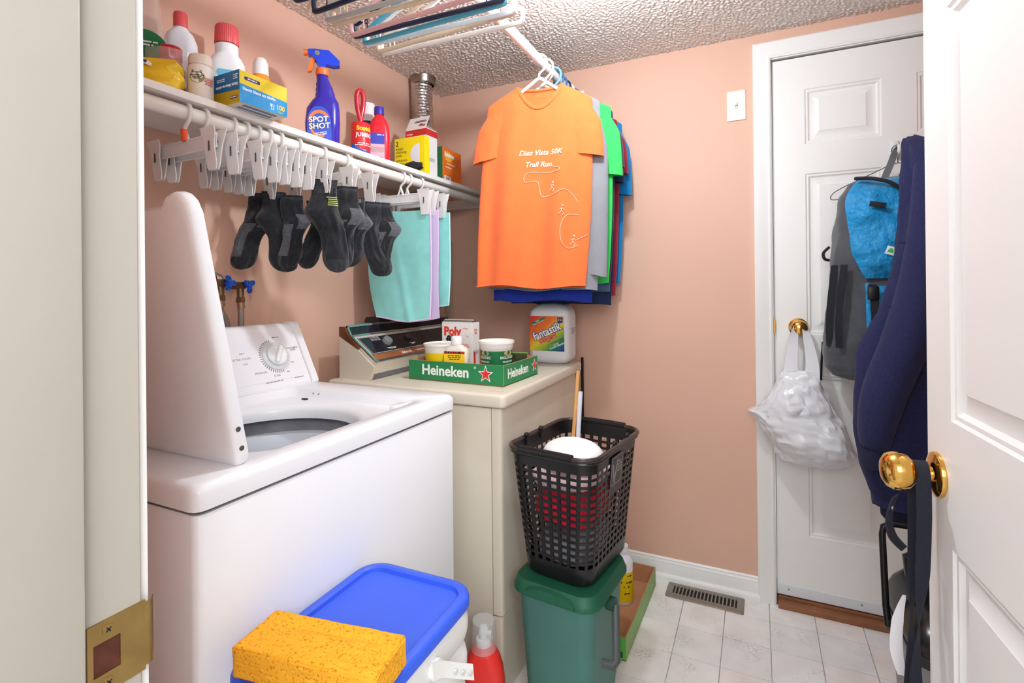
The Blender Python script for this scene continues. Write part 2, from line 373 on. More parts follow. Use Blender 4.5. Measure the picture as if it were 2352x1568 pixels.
# local x along leaf from latch edge, local -y = visible face (towards -x)
M2 = Matrix(((wdir.x, -ndir.x, 0, ax), (wdir.y, -ndir.y, 0, ay), (0, 0, 1, 0), (0, 0, 0, 1)))
panel_door(d2, 0.755, 0.012, 2.035, 0.035, ((0.085, 0.335), (0.42, 0.67)), ((0.20, 0.830), (1.012, 1.60), (1.70, 1.93)), M2)
kpos = M2 @ Vector((0.040, 0, 0.921)); KM = MX(kpos, M2.to_3x3() @ Vector((1, 0, 0)), (0, 0, 1))
if (KM.to_3x3() @ Vector((0, 0, 1))).dot(ndir) < 0: KM = MX(kpos, M2.to_3x3() @ Vector((-1, 0, 0)), (0, 0, 1))
knob(d2, KM, BRASS)
# near jamb with stop, casing and strike plate
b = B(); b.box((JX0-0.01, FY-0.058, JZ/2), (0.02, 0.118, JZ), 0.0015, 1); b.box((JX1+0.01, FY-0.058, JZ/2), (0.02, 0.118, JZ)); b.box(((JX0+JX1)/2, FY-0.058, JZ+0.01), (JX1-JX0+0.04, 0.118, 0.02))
JAMBM = mat('aged_white_jamb_shaded', (175, 167, 156), 0.4, var=0.025, vscale=7, bump=0.05, bscale=60)  # aged white paint, darkened further to stand in for shade on the jamb
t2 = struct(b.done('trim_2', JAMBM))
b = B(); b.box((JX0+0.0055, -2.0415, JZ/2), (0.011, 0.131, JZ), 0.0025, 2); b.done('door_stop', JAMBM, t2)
o = casing(JX0-0.008, JX1+0.008, JZ+0.008, FY, 1).done('door_casing', WHITE, t2, ang=20)
sp = thing('strike_plate', 'brass strike plate screwed to the near door jamb', 'strike plate', (JX0, -1.955, 0.925))
# plate in (y,z) plane facing +x ; hole cut by framing
b = B()
def bar(y0, y1, z0, z1, x1=0.0016): b.box(((x1)/2, (y0+y1)/2, (z0+z1)/2), (x1, y1-y0, z1-z0))
bar(-0.0165, -0.0125, -0.0285, 0.0285); bar(0.006, 0.0245, -0.0285, 0.0285); bar(-0.0125, 0.006, 0.0125, 0.0285); bar(-0.0125, 0.006, -0.0285, -0.0125)
lip = [(0.0008, 0.0245), (0.0014, 0.028), (0.0005, 0.031), (-0.004, 0.0345)]
b.loft([[(x, y, -0.0285+k*0.5) for x, y in lip] + [(x-0.0016, y-0.0006, -0.0285+k*0.5) for x, y in lip[::-1]] for k in (0, 0.004*0)] if False else [[(x, y, z) for x, y in lip] + [(x-0.0016, y-0.0005, z) for x, y in lip[::-1]] for z in (-0.026, 0.026)])
b.done('plate', DBRASS, sp)
b = B(); b.box((0.0003, -0.0032, 0), (0.0006, 0.0185, 0.025)); b.done('latch_pocket', mat('dark_wood_pocket', (84, 40, 26), 0.8, var=0.3, vscale=60), sp)
for z in (0.0205, -0.0205):
    b = B(); Ms = MX((0.0016, -0.0025, z), (0, 1, 0), (0, 0, 1)); b.lathe([(0, 0), (0.0042, 0), (0.0040, 0.0006), (0.0, 0.0009)], 20, Ms); s_ = b.done('screw', DBRASS, sp)
    b = B(); b.box((0, 0, 0.0008), (0.0044, 0.0009, 0.0006), M=Ms @ Matrix.Rotation(0.6, 4, 'Z')); b.box((0, 0, 0.0008), (0.0009, 0.0044, 0.0006), M=Ms @ Matrix.Rotation(0.6, 4, 'Z')); b.done('cross_slot', INKB, s_)
# ceiling bulb (above the frame): porcelain holder and bare bulb, the room's light
cl = thing('ceiling_lamp', 'bare bulb in a porcelain holder on the ceiling', 'lamp', (1.07, -0.92, H))
b = B(); b.lathe([(0, 0.0), (0.055, 0.0), (0.055, -0.012), (0.035, -0.03), (0.014, -0.035), (0.014, -0.06), (0.022, -0.065), (0.022, -0.096), (0, -0.096)], 28); b.done('lampholder', WHITEP, cl)
BULBM = mat('lit_bulb', (236, 246, 255), 0.4, emit=BULB)
b = B(); b.sphere((0, 0, -0.128), 0.036, u=20, v=12); b.done('bulb', BULBM, cl)
# light switch
sw = thing('light_switch', 'cream toggle light switch beside the back door casing', 'light switch', (1.362, 0, 1.903))
CREAM = mat('cream_switch_plastic', (240, 237, 224), 0.35)
b = B(); b.box((0, -0.003, 0), (0.067, 0.006, 0.115), 0.0025, 3); b.done('plate', CREAM, sw)
b = B(); b.box((0, -0.0065, 0.0), (0.011, 0.002, 0.025)); b.done('slot', mat('cream_shadow_slot', (206, 200, 180), 0.5), sw)
b = B(); b.box((0, -0.010, 0.004), (0.008, 0.012, 0.010), 0.001); b.done('toggle', CREAM, sw)
b = B(); b.box((0, -0.0062, 0.047), (0.05, 0.0008, 0.008)); b.done('paper_label', INKW, sw)
for z in (0.03, -0.03):
    b = B(); b.cyl((0, -0.006, z), (0, -0.0068, z), 0.0025, 10); b.done('screw', CREAM, sw)
# floor register
fr = thing('floor_register', 'taupe metal floor vent register under the baseboard', 'vent', (1.233, -0.070, 0.0), R(-1))
TAUPE = mat('taupe_metal', (150, 142, 132), 0.35, 0.6)
b = B(); w, d = 0.282, 0.108
b.loft([[(x, y, z) for x, y in rrect(w_, d_, r_, 3)] for w_, d_, r_, z in ((w, d, 0.008, 0.0003), (w-0.002, d-0.002, 0.007, 0.004), (w-0.008, d-0.008, 0.005, 0.006), (w-0.050, d-0.052, 0.002, 0.0055), (w-0.052, d-0.054, 0.002, 0.0005))], cap=False)
b.done('frame', TAUPE, fr)
for i in range(17):
    b = B(); b.box((-w/2+0.034 + i*(w-0.068)/16, 0, 0.0015), (0.0050, d-0.05, 0.0075)); b.done('louver', TAUPE, fr)
b = B(); b.box((0, 0, 0.0008), (w-0.05, d-0.05, 0.0008)); b.done('duct_opening', mat('dark_duct', (34, 32, 24), 0.8), fr)
# ================================================================ washer
def ring_rr(cx, cy, x0, x1, y0, y1, r, z, N=320):
    mx, my, hx_, hy_ = (x0+x1)/2, (y0+y1)/2, (x1-x0)/2-r, (y1-y0)/2-r; out = []
    for k in range(N):
        a = 2*PI*k/N; dx, dy = math.cos(a), math.sin(a); lo_, hi_ = 0.0, 2.0
        for _ in range(28):
            t = (lo_+hi_)/2; qx = max(abs(cx+dx*t-mx)-hx_, 0); qy = max(abs(cy+dy*t-my)-hy_, 0)
            if math.hypot(qx, qy) < r: lo_ = t
            else: hi_ = t
        out.append((cx+dx*lo_, cy+dy*lo_, z))
    return out
def circ(cx, cy, r, z, N=320): return [(cx+r*math.cos(2*PI*k/N), cy+r*math.sin(2*PI*k/N), z) for k in range(N)]
ws = wthing('washing_machine', 'white top-load washing machine with its lid open', 'washing machine', (0.37, -1.3675, 0.004))
Mw = Matrix.Translation((0.37, -1.3675, 0))
b = B(); b.rloft([(0.012, 0.617, 0.687, 0.012), (0.016, 0.625, 0.695, 0.014), (0.879, 0.625, 0.695, 0.014), (0.8828, 0.62, 0.690, 0.013), (0.883, 0.57, 0.64, 0.013)], 6, Matrix.Translation((0.0175, 0, 0)) @ Mw, cap=False); b.done('cabinet', ENAMEL, ws, ang=50)
for x in (0.12, 0.65):
    for y in (-1.66, -1.07): b = B(); b.cyl((x, y, 0.004), (x, y, 0.02), 0.02, 14); b.done('levelling_foot', GREYP, ws)
tcx, tcy = 0.43, -1.365
b = B(); X0, X1, Y0, Y1 = 0.072, 0.703, -1.718, -1.017
def rr(i, z, r=0.016): return ring_rr(tcx, tcy, X0+i, X1-i, Y0+i, Y1-i, r, z)
def rc(i, z, r=0.03): return ring_rr(tcx, tcy, 0.215+i, 0.662-i, -1.612+i, -1.118-i, r, z)
b.loft([rr(0.004, 0.8875), rr(0.0, 0.890), rr(0.0, 0.914), rr(0.002, 0.921, 0.017), rr(0.006, 0.926, 0.02), rr(0.012, 0.928, 0.02), rc(0, 0.928), rc(0.003, 0.926), rc(0.010, 0.908), rc(0.016, 0.905),
        circ(tcx, tcy, 0.206, 0.903), circ(tcx, tcy, 0.196, 0.898), circ(tcx, tcy, 0.191, 0.888), circ(tcx, tcy, 0.191, 0.868)], cap=False)
tp = b.done('top_panel', ENAMEL, ws, ang=50)
b = B(); b.rbox(0.02, 0.012, 0.905, 0.9075, 0.005, Matrix.Translation((0.30, -1.15, 0)), 0.001); b.done('slot', INKB, tp)
for x in (0.305, 0.325):
    b = B(); b.sphere((x, -1.122, 0.916), 0.004, u=10, v=6); b.done('screw', STEEL, tp)
b = B(); b.rbox(0.03, 0.05, 0.905, 0.925, 0.012, Matrix.Translation((0.633, -1.165, 0)), 0.004); b.done('lid_catch', ENAMEL, tp)
b = B(); b.lathe([(0.197, 0.866), (0.225, 0.864), (0.228, 0.835), (0.222, 0.826)], 72, Matrix.Translation((tcx, tcy, 0)), cap=False); b.done('tub_cover', mat('grey_tub_cover', (132, 132, 138), 0.45, var=0.15, vscale=25), ws)
b = B(); b.lathe([(0.222, 0.824), (0.215, 0.830), (0.203, 0.826), (0.196, 0.80), (0.194, 0.765), (0.200, 0.742), (0.204, 0.738)], 72, Matrix.Translation((tcx, tcy, 0)), cap=False); b.done('balance_ring', mat('pale_tub_plastic', (226, 230, 238), 0.35), ws)
SPECK = mat('speckled_porcelain', (150, 154, 160), 0.3)
nt = SPECK.node_tree; tc_ = nt.nodes.new('ShaderNodeTexCoord'); n_ = nt.nodes.new('ShaderNodeTexNoise'); n_.inputs['Scale'].default_value = 220; r_ = nt.nodes.new('ShaderNodeValToRGB')
r_.color_ramp.elements[0].position = 0.42; r_.color_ramp.elements[1].position = 0.6; r_.color_ramp.elements[0].color = (0.09, 0.10, 0.11, 1); r_.color_ramp.elements[1].color = (0.45, 0.47, 0.5, 1)
nt.links.new(tc_.outputs['Object'], n_.inputs['Vector']); nt.links.new(n_.outputs['Fac'], r_.inputs['Fac']); nt.links.new(r_.outputs['Color'], nt.nodes['Principled BSDF'].inputs['Base Color'])
b = B(); b.lathe([(0.205, 0.740), (0.212, 0.72), (0.214, 0.50), (0.205, 0.42), (0.16, 0.40), (0.05, 0.40), (0.0, 0.40)], 72, Matrix.Translation((tcx, tcy, 0)), cap=False); b.done('tub', SPECK, ws)
b = B(); b.lathe([(0.09, 0.405), (0.06, 0.45), (0.05, 0.62), (0.04, 0.70), (0.02, 0.712), (0.0, 0.712)], 28, Matrix.Translation((tcx, tcy, 0)), cap=False)
for k in range(4): b.box((0.06, 0, 0.50), (0.06, 0.008, 0.18), 0.003, M=Matrix.Translation((tcx, tcy, 0)) @ Matrix.Rotation(k*PI/2, 4, 'Z'))
b.done('agitator', mat('pale_tub_plastic', (226, 230, 238)), ws)
# lid, hinged on the near side and leaning past upright
ln = R(10.5); ML = MX((0.428, -1.622, 0.927), (1, 0, 0), (0, -math.sin(ln), math.cos(ln)))
out = [(-0.252, 0.0)] + [(-0.252, 0.395), (-0.248, 0.409), (-0.235, 0.416), (0.185, 0.418), (0.197, 0.424), (0.208, 0.434), (0.222, 0.437), (0.235, 0.433), (0.246, 0.422), (0.252, 0.404)] + [(0.254, 0.02), (0.252, 0.006), (0.245, 0.0)]
b = B(); rings = []
def off(poly, d):
    n = len(poly); res = []
    for i in range(n):
        a = Vector(poly[i-1]); c = Vector(poly[i]); e = Vector(poly[(i+1) % n]); t = (e-a).normalized(); nn = Vector((t.y, -t.x)); res.append((c.x - nn.x*d*-1*-1, c.y - nn.y*d*-1*-1))
    return res
ctr = (0.0, 0.21)
def sc_poly(d): return [(x - math.copysign(min(d, abs(x)), x), y - math.copysign(min(d, abs(y-0.21)), y-0.21)) for x, y in out]
for d, z in ((0.006, -0.012), (0.0015, -0.010), (0.0, -0.006), (0.0, 0.005), (0.0015, 0.0095), (0.006, 0.012), (0.016, 0.0125)): rings.append([(x, y, z) for x, y in sc_poly(d)])
b.loft(rings, True, True, ML); lid = b.done('lid', ENAMEL, ws, ang=45)
for v in (0.03, 0.062):
    b = B(); Ms = MX(ML @ Vector((0.2538, v, 0.001)), ML.to_3x3() @ Vector((0, 0, -1)), ML.to_3x3() @ Vector((0, 1, 0))); b.lathe([(0, 0), (0.0045, 0), (0.004, 0.001), (0, 0.0014)], 14, Ms); b.done('screw', STEEL, lid)
b = B(); b.cyl(ML @ Vector((0.21, 0.392, -0.012)), ML @ Vector((0.21, 0.392, -0.024)), 0.007, 14); b.done('bumper', WHITEP, lid)
# console
prof = [(0.075, 0.925), (0.075, 1.092), (0.079, 1.101), (0.086, 1.105), (0.118, 1.105), (0.128, 1.102), (0.135, 1.094), (0.214, 0.938), (0.216, 0.931), (0.214, 0.925)]
b = B(); b.loft([[(x, y, z) for x, z in prof] for y in (-1.695, -1.048)]); cn = b.done('console', ENAMEL, ws, ang=35)
big = [(0.075, 0.925), (0.075, 1.094), (0.080, 1.104), (0.088, 1.108), (0.119, 1.108), (0.131, 1.105), (0.139, 1.096), (0.218, 0.940), (0.220, 0.931), (0.217, 0.925)]
for y0, y1 in ((-1.046, -1.020), (-1.715, -1.697)):
    b = B(); b.loft([[(x, y0, z) for x, z in prof], [(x, y0+0.003, z) for x, z in big], [(x, y1-0.003, z) for x, z in big], [(x, y1, z) for x, z in prof]]); b.done('console_end_cap', ENAMEL, cn, ang=35)
uc = Vector((-0.079, 0, 0.156)).normalized(); o0 = Vector((0.214, -1.37, 0.938)); CM = MX(o0, (0, 1, 0), uc)  # x along +y, y up the slope
def CF(y, v, dz=0.0): return CM @ Matrix.Translation((y+1.37, v, dz))
b = B(); b.prism([(x-0.005, y+0.089) for x, y in rrect(0.60, 0.145, 0.012, 4)], 0.0008, CM); b.done('control_panel', mat('white_print_panel', (236, 236, 240), 0.28), cn)
dl = CF(-1.141, 0.088, 0.0008)
b = B(); b.lathe([(0.0, 0), (0.042, 0), (0.0425, 0.003), (0.039, 0.006), (0.033, 0.0065), (0.033, 0.0065), (0.0, 0.0065)], 48, dl); dial = b.done('dial_skirt', mat('pale_grey_dial', (214, 216, 218), 0.3), cn)
b = B(); b.lathe([(0.0305, 0.0064), (0.0315, 0.012), (0.028, 0.0155), (0.0255, 0.0125), (0.0, 0.0115)], 40, dl); b.box((0, 0, 0.0175), (0.013, 0.056, 0.013), 0.004, 3, M=dl @ Matrix.Rotation(R(-32), 4, 'Z')); b.done('dial_knob', WHITEP, dial)
for i in range(22):
    a = R(100 + i*9); b = B(); b.box((0.049*math.cos(a), 0.049*math.sin(a), 0.0002), (0.007, 0.0022, 0.0005), M=dl @ Matrix.Translation((0, 0, 0)) if False else dl @ Matrix.Rotation(0, 4, 'Z'))
    b.bm.free()
b = B()
for i in range(24):
    a = R(95 + i*8.2); b.box((0.0475, 0, 0.0002), (0.0065, 0.0026, 0.0005), M=dl @ Matrix.Rotation(a, 4, 'Z'))
for i in range(14):
    a = R(-70 + i*8.5); b.box((0.0475, 0, 0.0002), (0.0045, 0.0012, 0.0005), M=dl @ Matrix.Rotation(a, 4, 'Z'))
o = b.done('dial_tick_marks', INKG, cn); o['kind'] = 'stuff'
for s_, sz, y, v in (('ULTRA CLEAN', 0.0085, -1.247, 0.092), ('~6', 0.005, -1.240, 0.108), ('SUPER', 0.005, -1.240, 0.077), ('PREWASH', 0.0085, -1.203, 0.045), ('SOAK', 0.0085, -1.155, 0.030), ('PERMANENT\nPRESS', 0.0075, -1.075, 0.103), ('~12', 0.005, -1.085, 0.014), ('~4', 0.005, -1.115, 0.036), ('~22', 0.005, -1.17, 0.014), ('~4', 0.005, -1.09, 0.062), ('~7', 0.006, -1.12, 0.145)):
    text(s_, sz, CF(y, v, 0.0009), INKG, cn, 0.0001)
# ================================================================ dryer
dr = wthing('clothes_dryer', 'almond beige clothes dryer in the corner beside the washer', 'clothes dryer', (0.42, -0.493, 0.003))
b = B(); b.box((0.4035, -0.4925, 0.437), (0.622, 0.695, 0.83), 0.004); b.done('cabinet', ALMOND, dr)
b = B(); b.box((0.70, -0.4925, 0.437), (0.06, 0.688, 0.826)); b.done('dark_filler', mat('dark_seam', (60, 48, 38), 0.8), dr)  # dark box added behind the panel gap to give it its shade
b = B(); b.loft([[(x, y, z) for x, y in ((0.7168, -0.84), (0.738, -0.84), (0.7435, -0.838), (0.747, -0.833), (0.748, -0.826), (0.748, -0.160), (0.746, -0.150), (0.738, -0.145), (0.7168, -0.145))] for z in (0.244, 0.246, 0.848, 0.852)]); b.done('front_panel', ALMOND, dr, ang=50)
b = B(); b.loft([[(x, y, z) for x, y in ((0.7168, -0.84), (0.736, -0.84), (0.7415, -0.838), (0.745, -0.833), (0.746, -0.826), (0.746, -0.160), (0.744, -0.150), (0.736, -0.145), (0.7168, -0.145))] for z in (0.003, 0.24)]); b.done('toe_panel', ALMOND, dr, ang=50)
b = B(); b.rbox(0.68, 0.733, 0.857, 0.897, 0.018, Matrix.Translation((0.43, -0.4965, 0)), 0.009); tpd = b.done('top', ALMOND, dr, ang=50)
b = B(); b.prism(rrect(0.045, 0.02, 0.001, 2), 0.0003, MX((0.718, -0.815, 0.8971), (1, 0, 0), (0, 1, 0))); b.done('sticker', mat('faded_pink_sticker', (226, 190, 178), 0.6), tpd)
pr = [(0.11, 0.897), (0.11, 1.045), (0.128, 1.048), (0.262, 0.944), (0.258, 0.930), (0.238, 0.897)]
dc = None
for y0, y1 in ((-0.822, -0.812), (-0.172, -0.162)):
    b = B(); b.loft([[(x, y, z) for x, z in pr] for y in (y0, y1)]); e_ = b.done('console_end_cap', ALMOND, dr, ang=20)
pm = [(0.112, 0.897), (0.112, 1.072), (0.136, 1.0765), (0.1545, 1.0425), (0.268, 0.957), (0.262, 0.945), (0.245, 0.899)]
WALN = mat('walnut_woodgrain_trim', (112, 66, 40), 0.35, var=0.35, vscale=18)
b = B(); b.loft([[(x, y, z) for x, z in [(0.11, 1.043), (0.11, 1.076), (0.134, 1.0765), (0.152, 1.043), (0.200, 1.006), (0.192, 1.0)]] for y in (-0.8225, -0.8145)]); b.done('wood_end_trim', WALN, dr, ang=20)
b = B(); b.loft([[(x, y, z) for x, z in pm] for y in (-0.812, -0.172)]); dcn = b.done('console', ALMOND, dr, ang=20)
b = B(); b.prism([(-0.318, 0.001), (0.318, 0.001), (0.318, 0.020), (-0.318, 0.020)], 0.0008, MX((0.2452, -0.492, 0.899), (0, 1, 0), (0.017, 0, 0.046))); b.done('shadow_strip', mat('grey_shadow_strip', (112, 112, 116), 0.4), dcn)  # shadow under the console lip, painted as a grey strip
us = Vector((0.1545-0.268, 0, 1.0425-0.957)); Ls = us.length; us.normalize(); SM = MX((0.2684, -0.492, 0.9572), (0, 1, 0), us)
uu = Vector((0.136-0.1545, 0, 1.0765-1.0425)); Lu = uu.length; uu.normalize(); UM = MX((0.1548, -0.492, 1.0427), (0, 1, 0), uu)
DARK = mat('smoked_black_glass', (30, 30, 34), 0.14, var=0.4, vscale=20)
b = B(); b.prism([(-0.318, 0.004), (0.318, 0.004), (0.318, Lu-0.004), (-0.318, Lu-0.004)], 0.0012, UM); b.done('upper_glass', DARK, dcn)
b = B(); b.prism([(-0.32, 0.0), (0.32, 0.0), (0.32, 0.010), (-0.32, 0.010)], 0.004, SM); b.prism([(-0.32, Ls-0.008), (0.32, Ls-0.008), (0.32, Ls), (-0.32, Ls)], 0.004, SM); b.prism([(-0.325, Lu-0.006), (0.325, Lu-0.006), (0.325, Lu+0.002), (-0.325, Lu+0.002)], 0.004, UM)
for x in (-0.325, 0.317): b.prism([(x, 0), (x+0.008, 0), (x+0.008, Ls), (x, Ls)], 0.004, SM); b.prism([(x, 0), (x+0.008, 0), (x+0.008, Lu), (x, Lu)], 0.004, UM)
b.done('chrome_frame', CHROME, dcn)
b = B(); b.prism([(-0.317, 0.010), (0.317, 0.010), (0.317, 0.038), (-0.317, 0.038)], 0.0016, SM); b.done('wood_strip', mat('bright_walnut_strip', (150, 92, 56), 0.3, var=0.3, vscale=12), dcn)
b = B(); b.prism([(-0.305, 0.040), (0.31, 0.040), (0.31, Ls-0.014), (-0.305, Ls-0.014)], 0.0018, SM); b.done('control_glass', DARK, dcn)
b = B()
for a_, c_ in (((-0.303, 0.042), (0.308, 0.0432)), ((-0.303, Ls-0.0172), (0.308, Ls-0.016)), ((-0.303, 0.042), (-0.3018, Ls-0.016))): b.prism([(a_[0], a_[1]), (c_[0], a_[1]), (c_[0], c_[1]), (a_[0], c_[1])], 0.0021, SM)
b.done('panel_outline', INKW, dcn)
kM = SM @ Matrix.Translation((-0.185, 0.088, 0.0018))
b = B(); b.lathe([(0.0185, 0), (0.0185, 0.012), (0.016, 0.016), (0, 0.0165)], 28, kM); b.box((0, 0, 0.017), (0.006, 0.03, 0.005), 0.0015, M=kM); b.done('timer_knob', mat('clear_smoky_knob', (150, 152, 154), 0.1, alpha=0.75), dcn)
b = B(); b.box((-0.055, 0.093, 0.005), (0.022, 0.02, 0.010), 0.002, M=SM); b.done('rocker_switch', mat('dark_chrome_switch', (90, 88, 86), 0.25, 0.7), dcn)
for i, x in enumerate((-0.243, -0.226, -0.209)):
    for dy in (0.0, 0.012):
        b = B(); b.prism([(x+px, 0.108+dy+py) for px, py in rrect(0.014, 0.010, 0.001, 2)], 0.0022, SM); b.done('cycle_legend', INKG if (i or dy == 0) else mat('dull_red_print', (150, 90, 90), 0.6), dcn)
text('Admiral', 0.017, SM @ Matrix.Translation((-0.135, 0.0235, 0.0018)), INKW, dcn, 0.0002, bold=0.0003)
text('~26', 0.006, SM @ Matrix.Translation((-0.04, 0.0235, 0.0018)), INKW, dcn, 0.0001)
text('~17,13', 0.0055, SM @ Matrix.Translation((-0.185, 0.056, 0.0020)), INKW, dcn, 0.0001)
text('~13,6', 0.0055, SM @ Matrix.Translation((-0.055, 0.062, 0.0020)), INKW, dcn, 0.0001)
# black document pouch lying behind the dryer console
bt = wthing('black_tray', 'flat black tray with printed front resting on the dryer console', 'tray', (0.118, -0.50, 1.0765))
b = B(); b.loft([[(x, y, z) for x, z in ((0.06, 1.0772), (0.133, 1.0772), (0.131, 1.098), (0.125, 1.100), (0.07, 1.098))] for y in (-0.640, -0.632, -0.40, -0.396)]); b.done('tray_body', mat('black_card', (34, 26, 26), 0.5, var=0.3, vscale=30), bt, ang=30)
text('~22', 0.007, MX((0.1328, -0.52, 1.086), (0, 1, 0), (0, 0, 1)), INKG, bt, 0.0002)
# ================================================================ shelf, rod, duct, valves
sh = wthing('wall_shelf', 'long white wall shelf crowded with cleaning products', 'shelf', (0.14, -0.96, 1.634))
b = B(); b.prism([(0.001, -1.93), (0.282, -1.93), (0.285, -1.927), (0.285, -0.002), (0.15, -0.002), (0.15, -0.31), (0.001, -0.31)], 0.016, MX((0, 0, 1.634), (1, 0, 0), (0, 1, 0))); b.done('board', mat('white_melamine', (240, 236, 232), 0.35), sh)
b = B(); b.box((0.142, -0.011, 1.612), (0.28, 0.02, 0.044)); b.done('cleat', WHITE, sh)
b = B()
b.tube([(0.012, -0.928, 1.632), (0.268, -0.928, 1.632)], 0.006, 8); b.tube(smooth_path([(0.262, -0.925, 1.632), (0.268, -0.918, 1.600), (0.284, -0.905, 1.575), (0.268, -0.90, 1.560), (0.245, -0.90, 1.568), (0.228, -0.90, 1.592)], 5), 0.006, 8, flat=1.6); b.tube([(0.262, -0.925, 1.630), (0.02, -0.925, 1.42), (0.012, -0.925, 1.40)], 0.005, 8); b.box((0.006, -0.925, 1.42), (0.005, 0.03, 0.16))
b.done('bracket', mat('cream_bracket', (230, 220, 204), 0.45), sh)
rd = wthing('closet_rod', 'cream closet rod under the shelf holding clip hangers', 'closet rod', (0.255, -0.96, 1.612))
b = B(); b.cyl((0.255, -1.93, 1.612), (0.255, -0.003, 1.612), 0.0165, 28); b.done('rod', CREAMP, rd)
for y in (-0.004, -1.929):
    b = B(); b.cyl((0.255, y, 1.612), (0.255, y*0.997-0.004, 1.612), 0.028, 20); b.done('rod_socket', WHITEP, rd)
FOIL = mat('crinkled_foil', (205, 203, 204), 0.2, 1.0, bump=0.9, bscale=90, bdist=0.004)
du = wthing('dryer_duct', 'crinkled silver foil dryer duct rising to the ceiling in the corner', 'duct', (0.058, -0.235, 0.93))
b = B(); rings = []
nr = 380
for i in range(nr+1):
    z = 0.93 + (H-0.012-0.93)*i/nr; rr_ = 0.0475 + 0.0014*math.sin(z*2*PI/0.0135); cx = 0.058 + 0.004*math.sin(z*5); cy = -0.235 + 0.005*math.cos(z*4)
    rings.append([(cx + (rr_+0.0030*nz(9*math.cos(t), 9*math.sin(t), z*75)+0.0016*nz(22*math.cos(t), 22*math.sin(t), z*170))*math.cos(t), cy + (rr_+0.0030*nz(9*math.cos(t), 9*math.sin(t), z*75)+0.0016*nz(22*math.cos(t), 22*math.sin(t), z*170))*math.sin(t), z) for t in [2*PI*k/56 for k in range(56)]])
b.loft(rings, cap=False); b.done('foil_hose', FOIL, du, ang=60)
b = B(); b.lathe([(0.048, H-0.035), (0.053, H-0.034), (0.056, H-0.028), (0.0565, H-0.012), (0.0585, H-0.006), (0.059, H-0.002), (0.05, H-0.002)], 40, Matrix.Translation((0.062, -0.235, 0)), cap=False); b.done('collar', mat('dull_duct_steel', (150, 142, 134), 0.3, 1.0), du)
cv = wthing('cable_cover', 'beige vertical cable cover on the corner of the back wall', 'cable cover', (0.046, -0.008, 1.05))
b = B(); b.rbox(0.042, 0.016, 1.02, 1.437, 0.006, Matrix.Translation((0.046, -0.009, 0)), 0.005); b.done('cover', mat('beige_cover', (186, 160, 142), 0.5), cv)
BLUEV = mat('blue_valve_plastic', (24, 82, 200), 0.35); HOSE = mat('braided_hose', (150, 140, 130), 0.45, 0.5, bump=0.8, bscale=500)
BRONZE = mat('old_brass_fitting', (128, 104, 76), 0.4, 0.9)
for k, (y, zt, lab) in enumerate(((-1.215, 1.228, 'blue-handled water tap with chrome wall plate behind the washer'), (-1.152, 1.221, 'blue-handled water tap without a wall plate behind the washer'))):
    v = wthing('water_tap', lab, 'tap', (0.0, y, zt), 'washer taps')
    b = B(); b.cyl((0.002, y, zt), (0.06, y, zt), 0.011, 14); b.cyl((0.045, y-0.0, zt), (0.045, y, zt-0.035), 0.010, 14); b.cyl((0.045, y, zt-0.035), (0.045, y, zt-0.05), 0.0135, 6); b.done('valve_body', BRONZE, v)
    if k == 0:
        b = B(); b.lathe([(0.012, 0.012), (0.022, 0.010), (0.031, 0.004), (0.032, 0.0), (0.012, 0.0)], 32, MX((0.002, y+0.012, zt), (0, 1, 0), (0, 0, 1)), cap=False); b.done('wall_plate', CHROME, v)
    b = B(); hp = []
    for i in range(36):
        t = 2*PI*i/36; r0 = 0.0155 + 0.0085*math.cos(3*t); hp.append((r0*math.cos(t+0.5*k), r0*math.sin(t+0.5*k)))
    Mh = MX((0.064, y+0.012, zt), (-0.35, 1, 0), (0, 0.0, 1)); b.prism(hp, 0.008, Mh)
    b.cyl((0.05, y+0.005, zt), Mh @ Vector((0, 0, 0.004)), 0.006, 12); hd = b.done('handle', BLUEV, v)
    for i in range(3):
        b = B(); b.cyl(Mh @ Vector((0.015*math.cos(2*PI*i/3+0.5*k), 0.015*math.sin(2*PI*i/3+0.5*k), 0.0078)), Mh @ Vector((0.015*math.cos(2*PI*i/3+0.5*k), 0.015*math.sin(2*PI*i/3+0.5*k), 0.0084)), 0.0032, 10); b.done('grip_hole', mat('dark_hole_brown', (70, 44, 34), 0.8), hd)
    b = B(); b.tube(smooth_path([(0.045, y, zt-0.05), (0.046, y+0.006*(1-2*k)*0, zt-0.08), (0.046, y+(0.02 if k == 0 else 0.0), zt-0.13), (0.045, y+(0.02 if k == 0 else 0.0), zt-0.3), (0.045, y+0.02, zt-0.5)], 6), 0.0085, 12); b.done('hose', HOSE, v)
    b = B(); b.cyl((0.045, y, zt-0.046), (0.0455, y+0.002, zt-0.068), 0.0105, 14); b.done('hose_collar', mat('copper_collar', (170, 130, 104), 0.4, 0.8), v)
